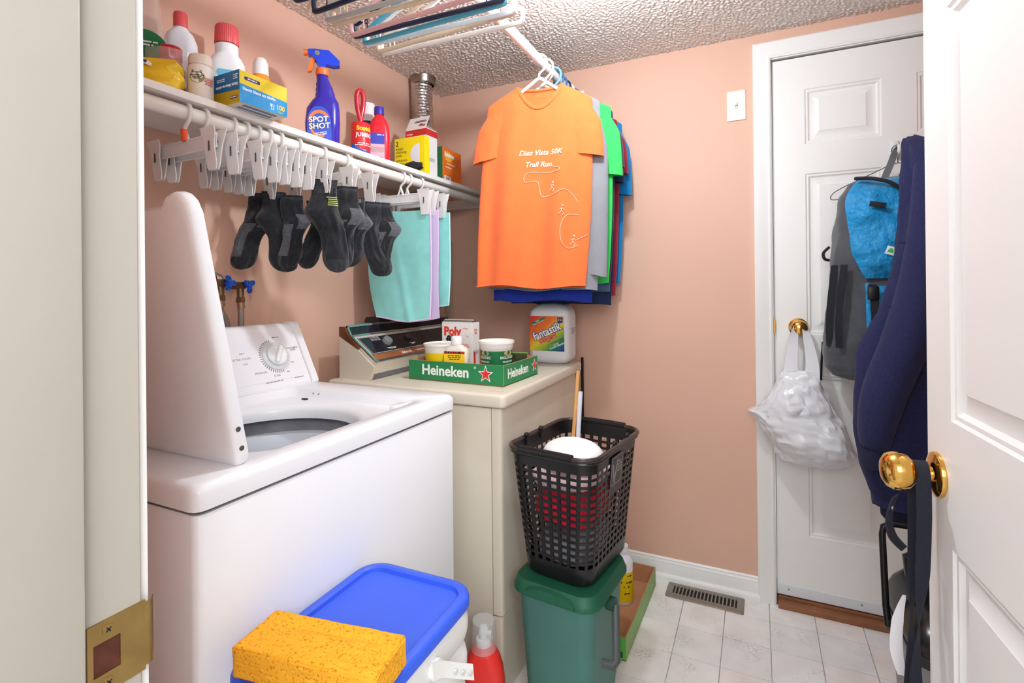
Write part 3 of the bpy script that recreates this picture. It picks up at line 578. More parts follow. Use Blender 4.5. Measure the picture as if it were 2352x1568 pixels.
# ================================================================ clip hangers
HM = FROST
def clip_hanger():
    h = thing('clip_hanger', 'x', 'hanger', (0, 0, 0), group='clear clip hangers on the closet rod')
    # origin = rod centre; bar hangs below, along x
    zb = -0.078
    b = B(); b.box((0, 0, zb), (0.235, 0.0022, 0.024)); b.box((0, 0, zb+0.0135), (0.235, 0.0065, 0.005), 0.0015); b.box((0, 0, zb-0.0135), (0.235, 0.0065, 0.005), 0.0015); b.done('bar', HM, h)
    pts = [(0.012, 0, zb+0.01), (0.004, 0, zb+0.03), (0.0, 0, zb+0.045), (0.016, 0, -0.018), (0.0225, 0, 0.0), (0.0165, 0, 0.0155), (0.0, 0, 0.0225), (-0.0165, 0, 0.0155), (-0.0225, 0, 0.0), (-0.0215, 0, -0.008)]
    b = B(); b.tube(smooth_path(pts, 4), 0.0042, 8); b.tube(smooth_path([(-0.014, 0, zb+0.01), (-0.005, 0, zb+0.028), (0.0, 0, zb+0.045)], 4), 0.0036, 8); b.done('hook', HM, h)
    for sx in (-1, 1):
        cx = 0.106*sx; ins = -1
        for sy in (-1, 1):
            b = B(); rows = []
            for z, w, y in ((0.026, 0.050, 0.0135), (0.016, 0.049, 0.0105), (0.002, 0.043, 0.0090), (-0.010, 0.036, 0.0080), (-0.026, 0.034, 0.0062), (-0.046, 0.035, 0.0034), (-0.058, 0.032, 0.0022), (-0.064, 0.026, 0.0022)):
                rows.append([(cx-w/2, sy*y, zb+z), (cx+w/2, sy*y, zb+z), (cx+w/2, sy*(y+0.0022), zb+z), (cx-w/2, sy*(y+0.0022), zb+z)])
            b.loft(rows); b.done('clip_jaw', HM, h, ang=50)
        b = B(); b.tube([(cx, -0.0106, zb-0.024), (cx, -0.0106, zb-0.004), (cx, -0.004, zb+0.008), (cx, 0.004, zb+0.008), (cx, 0.0106, zb-0.004), (cx, 0.0106, zb-0.024)], 0.0026, 6, flat=0.5); b.done('spring', mat('steel_spring', (96, 92, 88), 0.4, 0.7), h)
    return h
hg0 = clip_hanger()
HY = [(-1.444, -3), (-1.403, 2), (-1.331, -2), (-1.296, 1), (-1.262, -1), (-1.229, 1), (-1.194, 3), (-1.131, 0), (-1.039, 2), (-0.944, -2), (-0.658, 1), (-0.619, -1), (-0.545, -3)]
HL = ['clear clip hanger nearest the camera, with an orange size marker', 'second empty clear clip hanger from the near end of the closet rod', 'third empty clear clip hanger from the near end of the closet rod', 'fourth empty clear clip hanger from the near end of the rod', 'fifth empty clear clip hanger from the near end of the rod', 'sixth empty clear clip hanger from the near end of the rod', 'empty clear clip hanger just before the first sock hanger',
      'clear clip hanger holding the socks over the washer dial', 'clear clip hanger carrying the middle group of socks', 'clear clip hanger carrying the socks next to the towels', 'clear clip hanger holding the front aqua cloth', 'clear clip hanger holding the lilac edged cloth', 'clear clip hanger holding the rear aqua cloth']
for i, (y, a) in enumerate(HY):
    h = hg0 if i == 0 else copy_tree(hg0)
    h.location = (0.255, y, 1.612); h.rotation_euler = (0, 0, R(a)); h['label'] = HL[i]
b = B(); b.cyl((0.006, -0.004, -0.066), (0.002, -0.004, -0.040), 0.0075, 12); mk = b.done('size_marker', mat('orange_marker', (236, 84, 40), 0.4), hg0)
# ================================================================ cloth helpers
def sheet(fn, nu, nv, th, M=None):
    """closed thin cloth from fn(u,v)->Vector"""
    b = B(); P = [[Vector(fn(i/nu, j/nv)) for i in range(nu+1)] for j in range(nv+1)]
    def N(j, i):
        du = P[j][min(i+1, nu)] - P[j][max(i-1, 0)]; dv = P[min(j+1, nv)][i] - P[max(j-1, 0)][i]; n = du.cross(dv)
        return n.normalized() if n.length > 1e-12 else Vector((0, 1, 0))
    A = [[None]*(nu+1) for _ in range(nv+1)]; C = [[None]*(nu+1) for _ in range(nv+1)]
    for j in range(nv+1):
        for i in range(nu+1):
            n = N(j, i)*th/2; a, c = P[j][i]+n, P[j][i]-n
            if M is not None: a, c = M @ a, M @ c
            A[j][i] = b.bm.verts.new(a); C[j][i] = b.bm.verts.new(c)
    f = b.bm.faces.new
    for j in range(nv):
        for i in range(nu):
            f((A[j][i], A[j][i+1], A[j+1][i+1], A[j+1][i])); f((C[j][i], C[j+1][i], C[j+1][i+1], C[j][i+1]))
    for i in range(nu): f((A[0][i+1], A[0][i], C[0][i], C[0][i+1])); f((A[nv][i], A[nv][i+1], C[nv][i+1], C[nv][i]))
    for j in range(nv): f((A[j][0], A[j+1][0], C[j+1][0], C[j][0])); f((A[j+1][nu], A[j][nu], C[j][nu], C[j+1][nu]))
    return b
AQUA = mat('aqua_microfibre', (146, 222, 216), 0.95, spec=0.1, sheen=0.5, var=0.06, vscale=20, bump=0.5, bscale=500)
LILAC = mat('lilac_hem', (222, 196, 232), 0.9)
AQL = mat('pale_aqua_hem', (182, 240, 238), 0.9)
def towel(name, lab, y, x0, x1, zt, zb, m, seed, bulge=0.02, edge=None):
    t = wthing(name, lab, 'cloth', ((x0+x1)/2, y, zb), 'cloths clipped to the closet rod')
    def fn(u, v):
        x = x0 + (x1-x0)*u - bulge*math.sin(PI*v)*(1-u)*1.2; z = zt + (zb-zt)*v - 0.012*math.sin(PI*u)*v + 0.006*nz(u*2, seed)
        return (x, y + 0.009*nz(u*2.2+seed, v*1.6)*(0.3+v) + 0.014*math.sin(v*2.4+seed)*v*u - 0.006*math.exp(-((u-0.35-0.3*v)/0.06)**2)*v, z)
    sheet(fn, 30, 36, 0.004).done('cloth_panel', m, t, ang=70)
    if edge:
        pts = [Vector(fn(1.0, j/20)) for j in range(21)] + [Vector(fn(1-j/12, 1.0)) for j in range(1, 13)]
        b = B(); b.tube(pts, 0.0032, 8); b.done('hem', edge, t)
    return t
towel('wash_cloth', 'aqua cloth with a lilac hem hanging in front of the other cloths', -0.652, 0.135, 0.378, 1.490, 1.10, AQUA, 1.3, 0.03, edge=LILAC)
towel('lilac_cloth', 'lilac cloth hidden between two aqua cloths', -0.620, 0.14, 0.392, 1.490, 1.098, LILAC, 4.1, 0.01)
towel('wash_cloth', 'aqua cloth with a loose thread hanging behind the lilac one', -0.547, 0.16, 0.392, 1.490, 1.145, AQUA, 7.7, 0.01, edge=AQL)
# ================================================================ socks
SK = mat('black_sock_knit', (30, 31, 36), 0.95, spec=0.15, sheen=0.4, var=0.35, vscale=160, bump=0.8, bscale=900)
SG = mat('grey_sock_knit', (92, 92, 98), 0.95, spec=0.15, sheen=0.3, var=0.3, vscale=160, bump=0.8, bscale=900)
SD = mat('charcoal_sock_knit', (52, 54, 60), 0.95, spec=0.15, sheen=0.3, var=0.3, vscale=160, bump=0.8, bscale=900)
SY = mat('yellow_sock_stripe', (196, 206, 80), 0.9)
def sock(label, top, rz, L=0.235, w=0.072, side=1, cuff=0.06, greyheel=True, tilt=0.0, seed=0.0, stripes=None, flat=0.33, toe_grey=False):
    s_ = thing('sock', label, 'sock', top, rz, 'dark socks clipped to the hangers')
    n = 72; seg = 40; rings = []
    for i in range(n+1):
        t = i/n; zz = -L*t
        hc = 0.36
        cx = side*(0.012*math.exp(-((t-hc)/0.11)**2) + 0.026*max(0, t-hc)/0.64*-1.0 + 0.004*math.sin(7*t+seed)) + tilt*t
        ww = w/2*(0.86 + 0.30*math.exp(-((t-hc)/0.13)**2) + 0.10*math.exp(-((t-0.82)/0.14)**2) - 0.05*math.sin(t*9+seed))
        tt = flat*(0.75 + 0.55*math.exp(-((t-hc)/0.15)**2) + 0.5*math.exp(-((t-0.85)/0.15)**2))
        if t > 0.86: k = math.sqrt(max(0.0, 1-((t-0.86)/0.14)**2)); ww *= 0.12+0.88*k; tt *= 0.35+0.65*k
        if t < 0.03: tt *= 0.45
        rings.append([(cx + (ww + 0.0025*nz(5*math.cos(a), 5*math.sin(a)+seed, t*9))*math.cos(a), (ww*tt)*math.sin(a) + 0.005*nz(3*math.cos(a)+seed, t*7, 2.2), zz) for a in [2*PI*k/seg for k in range(seg)]])
    b = B(); b.loft(rings); b.bm.faces.ensure_lookup_table()
    for f in b.bm.faces:
        c = f.calc_center_median(); t = -c.z/L; i = int(t*n)
        xm = sum(p_[0] for p_ in rings[min(i, n)])/seg
        if greyheel and abs(t-0.36) < 0.10 and side*(c.x-xm) > 0.006: f.material_index = 1
        elif greyheel and 0.40 < t < 0.84 and side*(c.x-xm) < -0.004 - 0.0*t and side > 0: f.material_index = 1
        elif t < 0.10: f.material_index = 2
        elif toe_grey and t > 0.86: f.material_index = 2
    b.done('knit_body', [SK, SG, SD], s_, ang=70)
    b = B(); b.loft([[(x*1.03, y*1.06, z) for x, y, z in rings[k]] for k in (0, 2, 6, 11)], cap=False); 
    cf = b.done('ribbed_cuff', SD if toe_grey else SK, s_, ang=70)
    if stripes:
        m, z0, cnt, dx, wd, pit_ = stripes
        for q in range(cnt):
            b = B(); k = min(range(n+1), key=lambda i_: abs(-L*i_/n-(z0-q*pit_)))
            rg = rings[k]; pts = [Vector((x*1.015, y*1.07-0.0006, z0-q*pit_ + 0.0006*math.sin(40*x))) for x, y, z in rg if y < 0 and abs(x-dx) < wd]
            pts.sort(key=lambda v: v.x)
            if len(pts) > 2: b.tube(pts, 0.0013, 6); b.done('knit_stripe', m, s_)
            else: b.bm.free()
    return s_
sock('black sock with a long grey sole, leftmost of the hanging socks', (0.110, -1.134, 1.492), R(38), 0.225, 0.078, 1, tilt=-0.030, seed=0.4)
sock('plain black sock between two grey-heeled socks', (0.155, -1.118, 1.494), R(52), 0.235, 0.078, -1, greyheel=False, tilt=0.004, seed=1.9)
sock('black ankle sock with grey heel right of the plain black sock', (0.196, -1.095, 1.484), R(40), 0.215, 0.066, 1, tilt=0.012, seed=3.1)
sock('black sock with two white cuff stripes behind the yellow striped sock', (0.232, -1.030, 1.474), R(40), 0.205, 0.062, 1, tilt=-0.006, seed=5.2, greyheel=False, stripes=(INKW, -0.012, 2, 0, 0.028, 0.007))
sock('charcoal sock with yellow green stripes on its cuff', (0.362, -1.128, 1.508), R(46), 0.255, 0.076, -1, greyheel=False, tilt=0.006, seed=6.6, toe_grey=True, stripes=(SY, -0.050, 5, 0.018, 0.017, 0.0055))
sock('black sock with grey heel behind the yellow striped sock', (0.370, -1.060, 1.500), R(40), 0.240, 0.070, 1, tilt=0.002, seed=8.0)
sock('black ankle sock with white letters on its cuff', (0.352, -1.012, 1.476), R(42), 0.205, 0.074, 1, tilt=0.010, seed=9.3)
sock('black sock hanging in front of the aqua cloth, left of the last', (0.372, -0.965, 1.470), R(50), 0.225, 0.070, -1, greyheel=False, tilt=0.012, seed=10.4)
last = sock('black sock with a grey sole, rightmost of the hanging socks', (0.392, -0.935, 1.470), R(42), 0.225, 0.066, 1, tilt=0.022, seed=11.7)
for o in col.objects:
    if o.name.startswith('sock') and o.get('label', '').startswith('black ankle sock with white letters'): text('PUI', 0.016, MX((0.012, -0.0185, -0.013), (1, 0.1, 0.18), (0, 0, 1)), INKG, o, 0.0004, bold=0.0004)
# ================================================================ things on the shelf
SZ = 1.6505
def front(r_, a=0.0, z=0.0):
    """frame on the side of an upright round thing, facing local -y turned by a"""
    return MX((r_*math.sin(a), -r_*math.cos(a), z), (math.cos(a), math.sin(a), 0), (0, 0, 1))
def wrap(o, r_, sx=1.0, sy=1.0, off=0.0006):
    """bend a flat print (lying in the x,z plane at y=-r) round an elliptic cylinder"""
    for v in o.data.vertices:
        a = v.co.x/r_/((sx+sy)/2); extra = -(v.co.y + r_)
        k = r_ + off + max(extra, 0); v.co.x = k*sx*math.sin(a); v.co.y = -k*sy*math.cos(a)
    return o
def band(r_, a0, a1, z0, z1, m, parent, name='label', sx=1.0, sy=1.0, off=0.0005, n=20):
    b = B(); q = []
    for i in range(n+1):
        a = a0+(a1-a0)*i/n; q.append(((r_+off)*sx*math.sin(a), -(r_+off)*sy*math.cos(a)))
    b.loft([[(x, y, z0) for x, y in q], [(x, y, z1) for x, y in q]], False, False); return b.done(name, m, parent, norm=False)
REDC = mat('coral_red_cap', (218, 84, 88), 0.4); REDB = mat('bright_red_plastic', (222, 34, 40), 0.35)
t = thing('clear_bag', 'clear plastic bag with a round green label at the near end of the shelf', 'plastic bag', (0.085, -1.448, SZ), R(52))
b = B(); b.rloft([(0, 0.13, 0.06, 0.03), (0.05, 0.14, 0.08, 0.038), (0.13, 0.13, 0.075, 0.036), (0.21, 0.10, 0.05, 0.024), (0.27, 0.085, 0.02, 0.009), (0.30, 0.10, 0.004, 0.001)], 6); b.done('film', mat('clear_bag_film', (232, 214, 206), 0.1, alpha=0.35), t, ang=80)
GRL = mat('green_label', (22, 118, 74), 0.5)
b = B(); b.prism([(0.052*math.cos(2*PI*i/32), 0.052*math.sin(2*PI*i/32)) for i in range(32)], 0.001, MX((0.015, -0.0425, 0.125), (1, 0, 0), (0, 0.12, 1))); lb = b.done('label', GRL, t)
text('de', 0.045, MX((0.02, -0.0415, 0.105), (1, 0, 0), (0, 0.12, 1)), INKW, lb, 0.0013, bold=0.001)
text('~12,7', 0.009, MX((0.02, -0.0395, 0.142), (1, 0, 0), (0, 0.12, 1)), INKW, lb, 0.0013)
b = B(); b.box((-0.02, 0, 0.296), (0.03, 0.003, 0.022)); b.done('header_strip', GRL, t)
# yellow pouch
YEL = mat('yellow_film', (240, 196, 30), 0.3, spec=0.6, var=0.12, vscale=30)
t = thing('yellow_pouch', 'crumpled yellow wipes pouch with its flap open', 'pouch', (0.225, -1.492, SZ), R(52))
b = B(); rings = []
for i in range(13):
    z = 0.062*i/12; k = math.sin(PI*(0.12+0.80*i/12))**0.6
    rings.append([(x*(0.8+0.25*k) + 0.012*nz(x*45, z*60, 1), y*(0.55+0.6*k) + 0.013*nz(y*50, x*40, z*50), z + 0.022*nz(x*26, y*26, 5)*i/12) for x, y in rrect(0.105, 0.06, 0.02, 6)])
b.loft(rings); b.done('film', YEL, t, ang=28)
b = B(); b.prism([(-0.06, 0.0), (0.048, 0.0), (0.048, 0.030), (0.038, 0.044), (-0.06, 0.066)], 0.0015, MX((-0.012, 0.036, 0.018), (1, 0, 0), (0, 0.2, 1))); b.done('flap', mat('amber_flap', (228, 172, 84), 0.4), t)
b = B(); b.prism(rrect(0.034, 0.016, 0.002, 3), 0.0008, MX((-0.012, -0.026, 0.053), (1, 0.1, -0.28), (0, 0.6, 0.8))); lb = b.done('sticker', INKW, t)
b = B(); b.prism(rrect(0.009, 0.011, 0.001, 3), 0.0006, MX((-0.015, -0.0268, 0.0545), (1, 0.1, -0.28), (0, 0.6, 0.8))); b.done('mark', mat('navy_print', (40, 40, 120), 0.5), lb)
# white bottle with coral cap
t = thing('cleaner_bottle', 'white bottle with a coral cap beside the clear bag', 'bottle', (0.075, -1.340, SZ), R(50))
b = B(); b.rloft([(0, 0.066, 0.05, 0.018), (0.004, 0.07, 0.054, 0.02), (0.11, 0.07, 0.054, 0.02), (0.125, 0.076, 0.056, 0.022), (0.20, 0.076, 0.056, 0.024), (0.222, 0.060, 0.05, 0.02), (0.236, 0.036, 0.036, 0.0175), (0.243, 0.030, 0.030, 0.0148)]); bo = b.done('body', mat('cool_white_plastic', (228, 232, 242), 0.4), t, ang=60)
b = B(); b.lathe([(0.0, 0.240), (0.0165, 0.240), (0.0165, 0.274), (0.0145, 0.280), (0, 0.280)], 28); b.done('cap', REDC, t)
b = B(); b.prism([(-0.012, -0.012), (0.0, -0.018), (0.012, -0.012), (0.012, 0.014), (-0.012, 0.014)], 0.0012, MX((0.006, -0.0278, 0.175), (1, 0, 0), (0, 0, 1))); b.done('embossed_badge', mat('cool_white_plastic', (228, 232, 242)), bo)
# red jar in a clear bag
t = thing('red_jar', 'red-capped jar of red granules wrapped in clear film', 'jar', (0.185, -1.432, SZ), R(50))
b = B(); b.lathe([(0, 0), (0.028, 0), (0.029, 0.003), (0.029, 0.075), (0.024, 0.088), (0.021, 0.10), (0, 0.10)], 28); b.done('jar_body', mat('red_granules', (206, 62, 60), 0.5, var=0.25, vscale=90), t)
b = B(); b.lathe([(0, 0.10), (0.0235, 0.10), (0.0235, 0.126), (0.021, 0.129), (0, 0.129)], 28); b.done('cap', mat('deep_red_cap', (188, 30, 38), 0.4), t)
b = B(); rings = []
for i in range(10):
    z = 0.001 + 0.115*i/9; rings.append([((0.034+0.012*(i/9)+0.007*nz(2*math.cos(a), 2*math.sin(a), z*30))*math.cos(a)*1.15, (0.034+0.006*nz(2*math.cos(a)+4, 2*math.sin(a), z*30))*math.sin(a), z) for a in [2*PI*k/26 for k in range(26)]])
b.loft(rings, cap=False); b.done('clear_wrap', CLEAR, t, ang=40)
# pill bottle
t = thing('pill_bottle', 'off-white vitamin bottle with a green round label on the shelf', 'bottle', (0.249, -1.403, SZ), R(48))
b = B(); b.lathe([(0, 0), (0.0255, 0), (0.0275, 0.003), (0.0275, 0.072), (0.0255, 0.079), (0.0225, 0.083), (0, 0.083)], 36); b.done('body', mat('ivory_bottle', (232, 222, 212), 0.4), t)
b = B(); b.lathe([(0, 0.083), (0.0245, 0.083), (0.0250, 0.086), (0.0250, 0.102), (0.023, 0.106), (0, 0.1065)], 40); b.done('cap', mat('ivory_cap', (228, 212, 200), 0.45), t)
GG = mat('sage_label', (150, 150, 104), 0.6)
b = B(); b.prism([(0.0165*math.cos(2*PI*i/28), (0.0165 if math.sin(2*PI*i/28) < 0 else 0.010)*math.sin(2*PI*i/28)+0.052) for i in range(28)], 0.0004, MX((-0.004, -0.0275, 0), (1, 0, 0), (0, 0, 1))); o = b.done('label', GG, t); wrap(o, 0.0275, off=0.0003)
b = B(); b.prism([(x-0.004, y+0.0625) for x, y in rrect(0.021, 0.0055, 0.0005, 2)], 0.0006, MX((0, -0.0275, 0), (1, 0, 0), (0, 0, 1))); o = b.done('name_bar', mat('dark_brown_print', (58, 38, 30), 0.6), t); wrap(o, 0.0275, off=0.0007)
o = text('KIRKLAND', 0.0042, MX((-0.004, -0.0275, 0.0625), (1, 0, 0), (0, 0, 1)), INKW, t, 0.0001); wrap(o, 0.0275, off=0.0015)
o = text('~13,9,6', 0.0042, MX((-0.004, -0.0275, 0.050), (1, 0, 0), (0, 0, 1)), INKB, t, 0.0001); wrap(o, 0.0275, off=0.0011)
o = text('~12,10,12,8,10', 0.0040, MX((0.023, -0.0275, 0.042), (1, 0, 0), (0, 0, 1)), INKR, t, 0.0001); wrap(o, 0.0275, off=0.0008)
# big white bottle with ribbed red cap
t = thing('detergent_bottle', 'big white bottle with a ribbed red cap behind the glove box', 'bottle', (0.100, -1.228, SZ), R(52))
b = B(); b.rloft([(0, 0.085, 0.06, 0.02), (0.004, 0.092, 0.066, 0.023), (0.15, 0.092, 0.066, 0.024), (0.185, 0.088, 0.064, 0.028), (0.203, 0.07, 0.058, 0.028), (0.210, 0.056, 0.054, 0.026), (0.214, 0.058, 0.058, 0.0285), (0.235, 0.058, 0.058, 0.0285), (0.238, 0.048, 0.048, 0.0235)], 7); b.done('body', mat('clean_white_plastic', (238, 240, 246), 0.35), t, ang=50)
b = B(); rings = []
for r_, z in ((0.0295, 0.238), (0.0300, 0.240), (0.0285, 0.284), (0.0265, 0.289), (0.0, 0.290)):
    rings.append([((r_+(0.0007 if k % 2 else 0))*math.cos(2*PI*k/80), (r_+(0.0007 if k % 2 else 0))*math.sin(2*PI*k/80), z) for k in range(80)])
b.loft(rings); b.done('ribbed_cap', REDC, t, ang=20)
lb = decal(0.062, 0.10, MX((0.006, -0.0333, 0.11), (1, 0, 0), (0, 0, 1)), INKW, t, 'label', 0.012)
decal(0.06, 0.02, MX((0.006, -0.0337, 0.149), (1, 0, 0), (0, 0, 1)), mat('sky_print', (104, 196, 232), 0.5), lb, 'sky_band', 0.008)
decal(0.06, 0.016, MX((0.006, -0.0337, 0.117), (1, 0, 0), (0, 0, 1)), mat('rose_print', (226, 150, 156), 0.5), lb, 'rose_band')
text('NEW', 0.009, MX((0.010, -0.0340, 0.134), (1, 0, 0), (0, 0, 1)), INKG, lb, 0.0003); text('NOUVEAU', 0.0105, MX((0.010, -0.0342, 0.1175), (1, 0, 0), (0, 0, 1)), INKG, lb, 0.0003)
# orange bottle
t = thing('orange_bottle', 'orange bottle with a white cap behind the glove box', 'bottle', (0.085, -1.108, SZ), R(50))
b = B(); b.rloft([(0, 0.072, 0.05, 0.02), (0.12, 0.072, 0.05, 0.022), (0.17, 0.066, 0.048, 0.022), (0.195, 0.048, 0.046, 0.021), (0.200, 0.04, 0.04, 0.019)], 6); b.done('body', mat('orange_plastic', (246, 150, 52), 0.35), t, ang=50)
b = B(); b.rloft([(0.199, 0.045, 0.045, 0.022), (0.236, 0.042, 0.042, 0.0205), (0.250, 0.030, 0.030, 0.014), (0.2515, 0.026, 0.026, 0.012)], 6); b.done('cap', WHITEP, t, ang=40)
# glove box
t = thing('glove_box', 'yellow and blue box of nitrile gloves overhanging the shelf edge', 'box', (0.253, -1.2965, SZ), R(-1.5))
CYB = mat('bright_cyan_card', (18, 148, 218), 0.45); DBL = mat('deep_blue_card', (22, 104, 160), 0.45); YC = mat('yellow_card', (240, 212, 26), 0.45); OY = mat('ochre_card', (196, 160, 20), 0.5)
w, d, h = 0.164, 0.133, 0.076
b = B(); b.box((0, 0, h/2+0.0005), (w, d, h), 0.0008, 1); bx_ = b.done('carton', YC, t)
FX = MX((w/2, 0, 0.0005), (0, 1, 0), (0, 0, 1)); FN = MX((0, -d/2, 0.0005), (1, 0, 0), (0, 0, 1)); FB = MX((0, 0, 0.0005), (1, 0, 0), (0, -1, 0))
b = B(); b.prism([(-d/2, 0.0), (d/2, 0.0), (d/2, h*0.50), (-d/2, h*0.58)], 0.0004, FX); b.done('blue_band', CYB, bx_)
b = B(); b.prism([(-w/2, h*0.46), (w/2, h*0.38), (w/2, h), (-w/2, h)], 0.0004, FN); b.done('blue_band', DBL, bx_)
b = B(); b.prism([(-w/2, 0), (w/2, 0), (w/2, h*0.38), (-w/2, h*0.46)], 0.0003, FN); b.done('ochre_band', OY, bx_)
b = B(); b.prism([(-w/2+0.01, -d/2+0.004), (w/2-0.004, -d/2+0.004), (w/2-0.004, d/2-0.004), (-w/2+0.01, d/2-0.004)], 0.0003, FB); b.done('printed_base', mat('white_card', (232, 226, 220), 0.6), bx_)
for i in range(3):
    b = B(); b.prism([(0.02+i*0.02, -d/2+0.02), (0.032+i*0.02, -d/2+0.02), (0.032+i*0.02, d/2-0.02), (0.02+i*0.02, d/2-0.02)], 0.0006, FB); b.done('base_stripe', mat('slate_print', (96, 130, 160), 0.6), bx_)
NAVY = mat('navy_print', (40, 40, 120))
decal(0.042, 0.008, FX @ Matrix.Translation((-0.033, 0.060, 0)), NAVY, bx_, 'brand_bar', 0.003); text('~8', 0.006, FX @ Matrix.Translation((-0.033, 0.060, 0.0004)), INKW, bx_, 0.0002)
text('Gants bleus en nitrile', 0.0105, FX @ Matrix.Translation((-0.014, 0.034, 0.0004)), INKW, bx_, 0.0002, bold=0.0003)
text('100', 0.017, FX @ Matrix.Translation((0.046, 0.017, 0.0004)), mat('yellow_print', (240, 220, 60), 0.5), bx_, 0.0002, bold=0.0005); text('Gants', 0.0065, FX @ Matrix.Translation((0.046, 0.0065, 0.0004)), mat('yellow_print', (240, 220, 60)), bx_, 0.0002)
b = B()
GI = FX @ Matrix.Translation((0.021, 0.014, 0.0004))
b.prism([(-0.005, 0.007), (0.002, 0.007), (0.001, 0.0), (-0.0035, 0.0)], 0.0003, GI); b.prism([(-0.0018, -0.006), (-0.0006, -0.006), (-0.0006, 0.0), (-0.0018, 0.0)], 0.0003, GI); b.prism([(-0.004, -0.007), (0.0015, -0.007), (0.0015, -0.006), (-0.004, -0.006)], 0.0003, GI); b.prism([(0.003, -0.007), (0.0045, -0.007), (0.0075, 0.007), (0.006, 0.007)], 0.0003, GI)
o = b.done('food_safe_symbol', INKW, bx_)
FNr = FN @ Matrix.Translation((0, 0, 0.0005)) @ Matrix.Rotation(PI, 4, 'Z')
text('Gants bleus en nitrile', 0.0095, FNr @ Matrix.Translation((-0.036, -0.044, 0)), INKW, bx_, 0.0002, bold=0.0003)
text('~11,11', 0.005, FNr @ Matrix.Translation((-0.014, -0.060, 0)), INKW, bx_, 0.0002); text('~6,5,7', 0.005, FNr @ Matrix.Translation((-0.068, -0.062, 0)), INKW, bx_, 0.0002)
decal(0.026, 0.006, FN @ Matrix.Translation((0.062, 0.014, 0.0003)), NAVY, bx_, 'brand_bar', 0.002); text('~8', 0.005, FN @ Matrix.Translation((0.062, 0.014, 0.0008)), INKW, bx_, 0.0002)
# purple-blue trigger spray bottle
t = thing('trigger_spray', 'purple blue trigger spray bottle with an orange trigger', 'spray bottle', (0.208, -0.985, SZ), R(46))
PURP = mat('violet_blue_plastic', (58, 44, 190), 0.15, spec=0.6, trans=0.25, coat=0.4)
b = B(); b.rloft([(0, 0.092, 0.052, 0.022), (0.004, 0.098, 0.056, 0.025), (0.07, 0.103, 0.058, 0.027), (0.115, 0.098, 0.056, 0.027, 0.002, 0), (0.140, 0.080, 0.050, 0.024, 0.008, 0), (0.152, 0.062, 0.044, 0.021, 0.010, 0), (0.160, 0.060, 0.042, 0.020, 0.008, 0), (0.168, 0.055, 0.041, 0.0195, 0.009, 0), (0.176, 0.054, 0.040, 0.019, 0.006, 0), (0.184, 0.049, 0.038, 0.018, 0.007, 0), (0.192, 0.047, 0.036, 0.017, 0.004, 0), (0.202, 0.040, 0.034, 0.016, 0.003, 0), (0.216, 0.034, 0.032, 0.0155, 0, 0), (0.222, 0.032, 0.032, 0.0155, 0, 0)], 7); b.done('body', PURP, t, ang=60)
b = B(); b.rloft([(0, 0.030, 0.057, 0.006, 0.036, 0), (0.105, 0.030, 0.0585, 0.006, 0.036, 0)], 4); b.bm.free()
ORG = mat('orange_trigger_plastic', (248, 118, 48), 0.4)
b = B(); b.lathe([(0, 0.222), (0.0185, 0.222), (0.0195, 0.225), (0.0185, 0.242), (0.015, 0.245), (0, 0.245)], 30); b.done('collar', ORG, t)
HD = MX((0, 0.0125, 0), (1, 0, 0), (0, 0, 1))
b = B(); b.prism([(-0.040, 0.281), (-0.040, 0.296), (-0.020, 0.299), (0.020, 0.300), (0.052, 0.271), (0.052, 0.256), (0.034, 0.252), (0.014, 0.256), (0.010, 0.245), (-0.010, 0.245), (-0.013, 0.258), (-0.030, 0.278)], 0.025, HD); hd = b.done('spray_head', mat('cobalt_plastic', (28, 66, 214), 0.3), t, ang=30)
b = B(); b.cyl((-0.054, 0, 0.288), (-0.038, 0, 0.289), 0.010, 18); b.done('nozzle', ORG, t)
b = B(); b.prism([(-0.030, 0.276), (-0.018, 0.279), (-0.030, 0.233), (-0.040, 0.228), (-0.042, 0.235)], 0.016, MX((0, 0.008, 0), (1, 0, 0), (0, 0, 1))); b.done('trigger', ORG, t, ang=30)
b = B(); b.cyl((-0.014, -0.0123, 0.287), (-0.014, -0.0135, 0.287), 0.0075, 20); b.done('pivot_disc', INKG, hd)
LB = MX((-0.009, -0.0288, 0.0), (1, 0, 0), (0, 0, 1))
def blob(pts, h_, M, m, parent, name): b = B(); b.prism(pts, h_, M); return b.done(name, m, parent)
arch = [(-0.036, 0.004), (0.034, 0.004)] + [(0.034*math.cos(R(a)) - 0.001, 0.070 + 0.048*math.sin(R(a))) for a in range(0, 181, 12)]
lb = blob(arch, 0.0006, LB, mat('royal_blue_label', (40, 74, 196), 0.4), t, 'label')
def crescent(r0, r1, a0, a1, cx, cy, sx=1.0): 
    o_ = [(cx+sx*r1*math.cos(R(a)), cy+r1*math.sin(R(a))) for a in range(a0, a1+1, 6)]; i_ = [(cx+sx*r0*math.cos(R(a)) , cy+r0*math.sin(R(a))) for a in range(a1, a0-1, -6)]; return o_+i_
blob(crescent(0.034, 0.044, 35, 170, 0.0, 0.062, 0.78), 0.0009, LB, mat('label_orange', (240, 120, 52), 0.4), lb, 'orange_arc')
blob(crescent(0.030, 0.038, 185, 300, 0.0, 0.060, 0.80), 0.0009, LB, mat('label_orange', (240, 120, 52)), lb, 'orange_arc')
text('SPOT\nSHOT', 0.0235, LB @ Matrix.Translation((-0.002, 0.066, 0.001)) @ Matrix.Rotation(R(8), 4, 'Z'), INKB, lb, 0.0003, shear=0.1, bold=0.0016)
text('SPOT\nSHOT', 0.0235, LB @ Matrix.Translation((-0.002, 0.066, 0.0014)) @ Matrix.Rotation(R(8), 4, 'Z'), INKW, lb, 0.0004, shear=0.1, bold=0.0006)
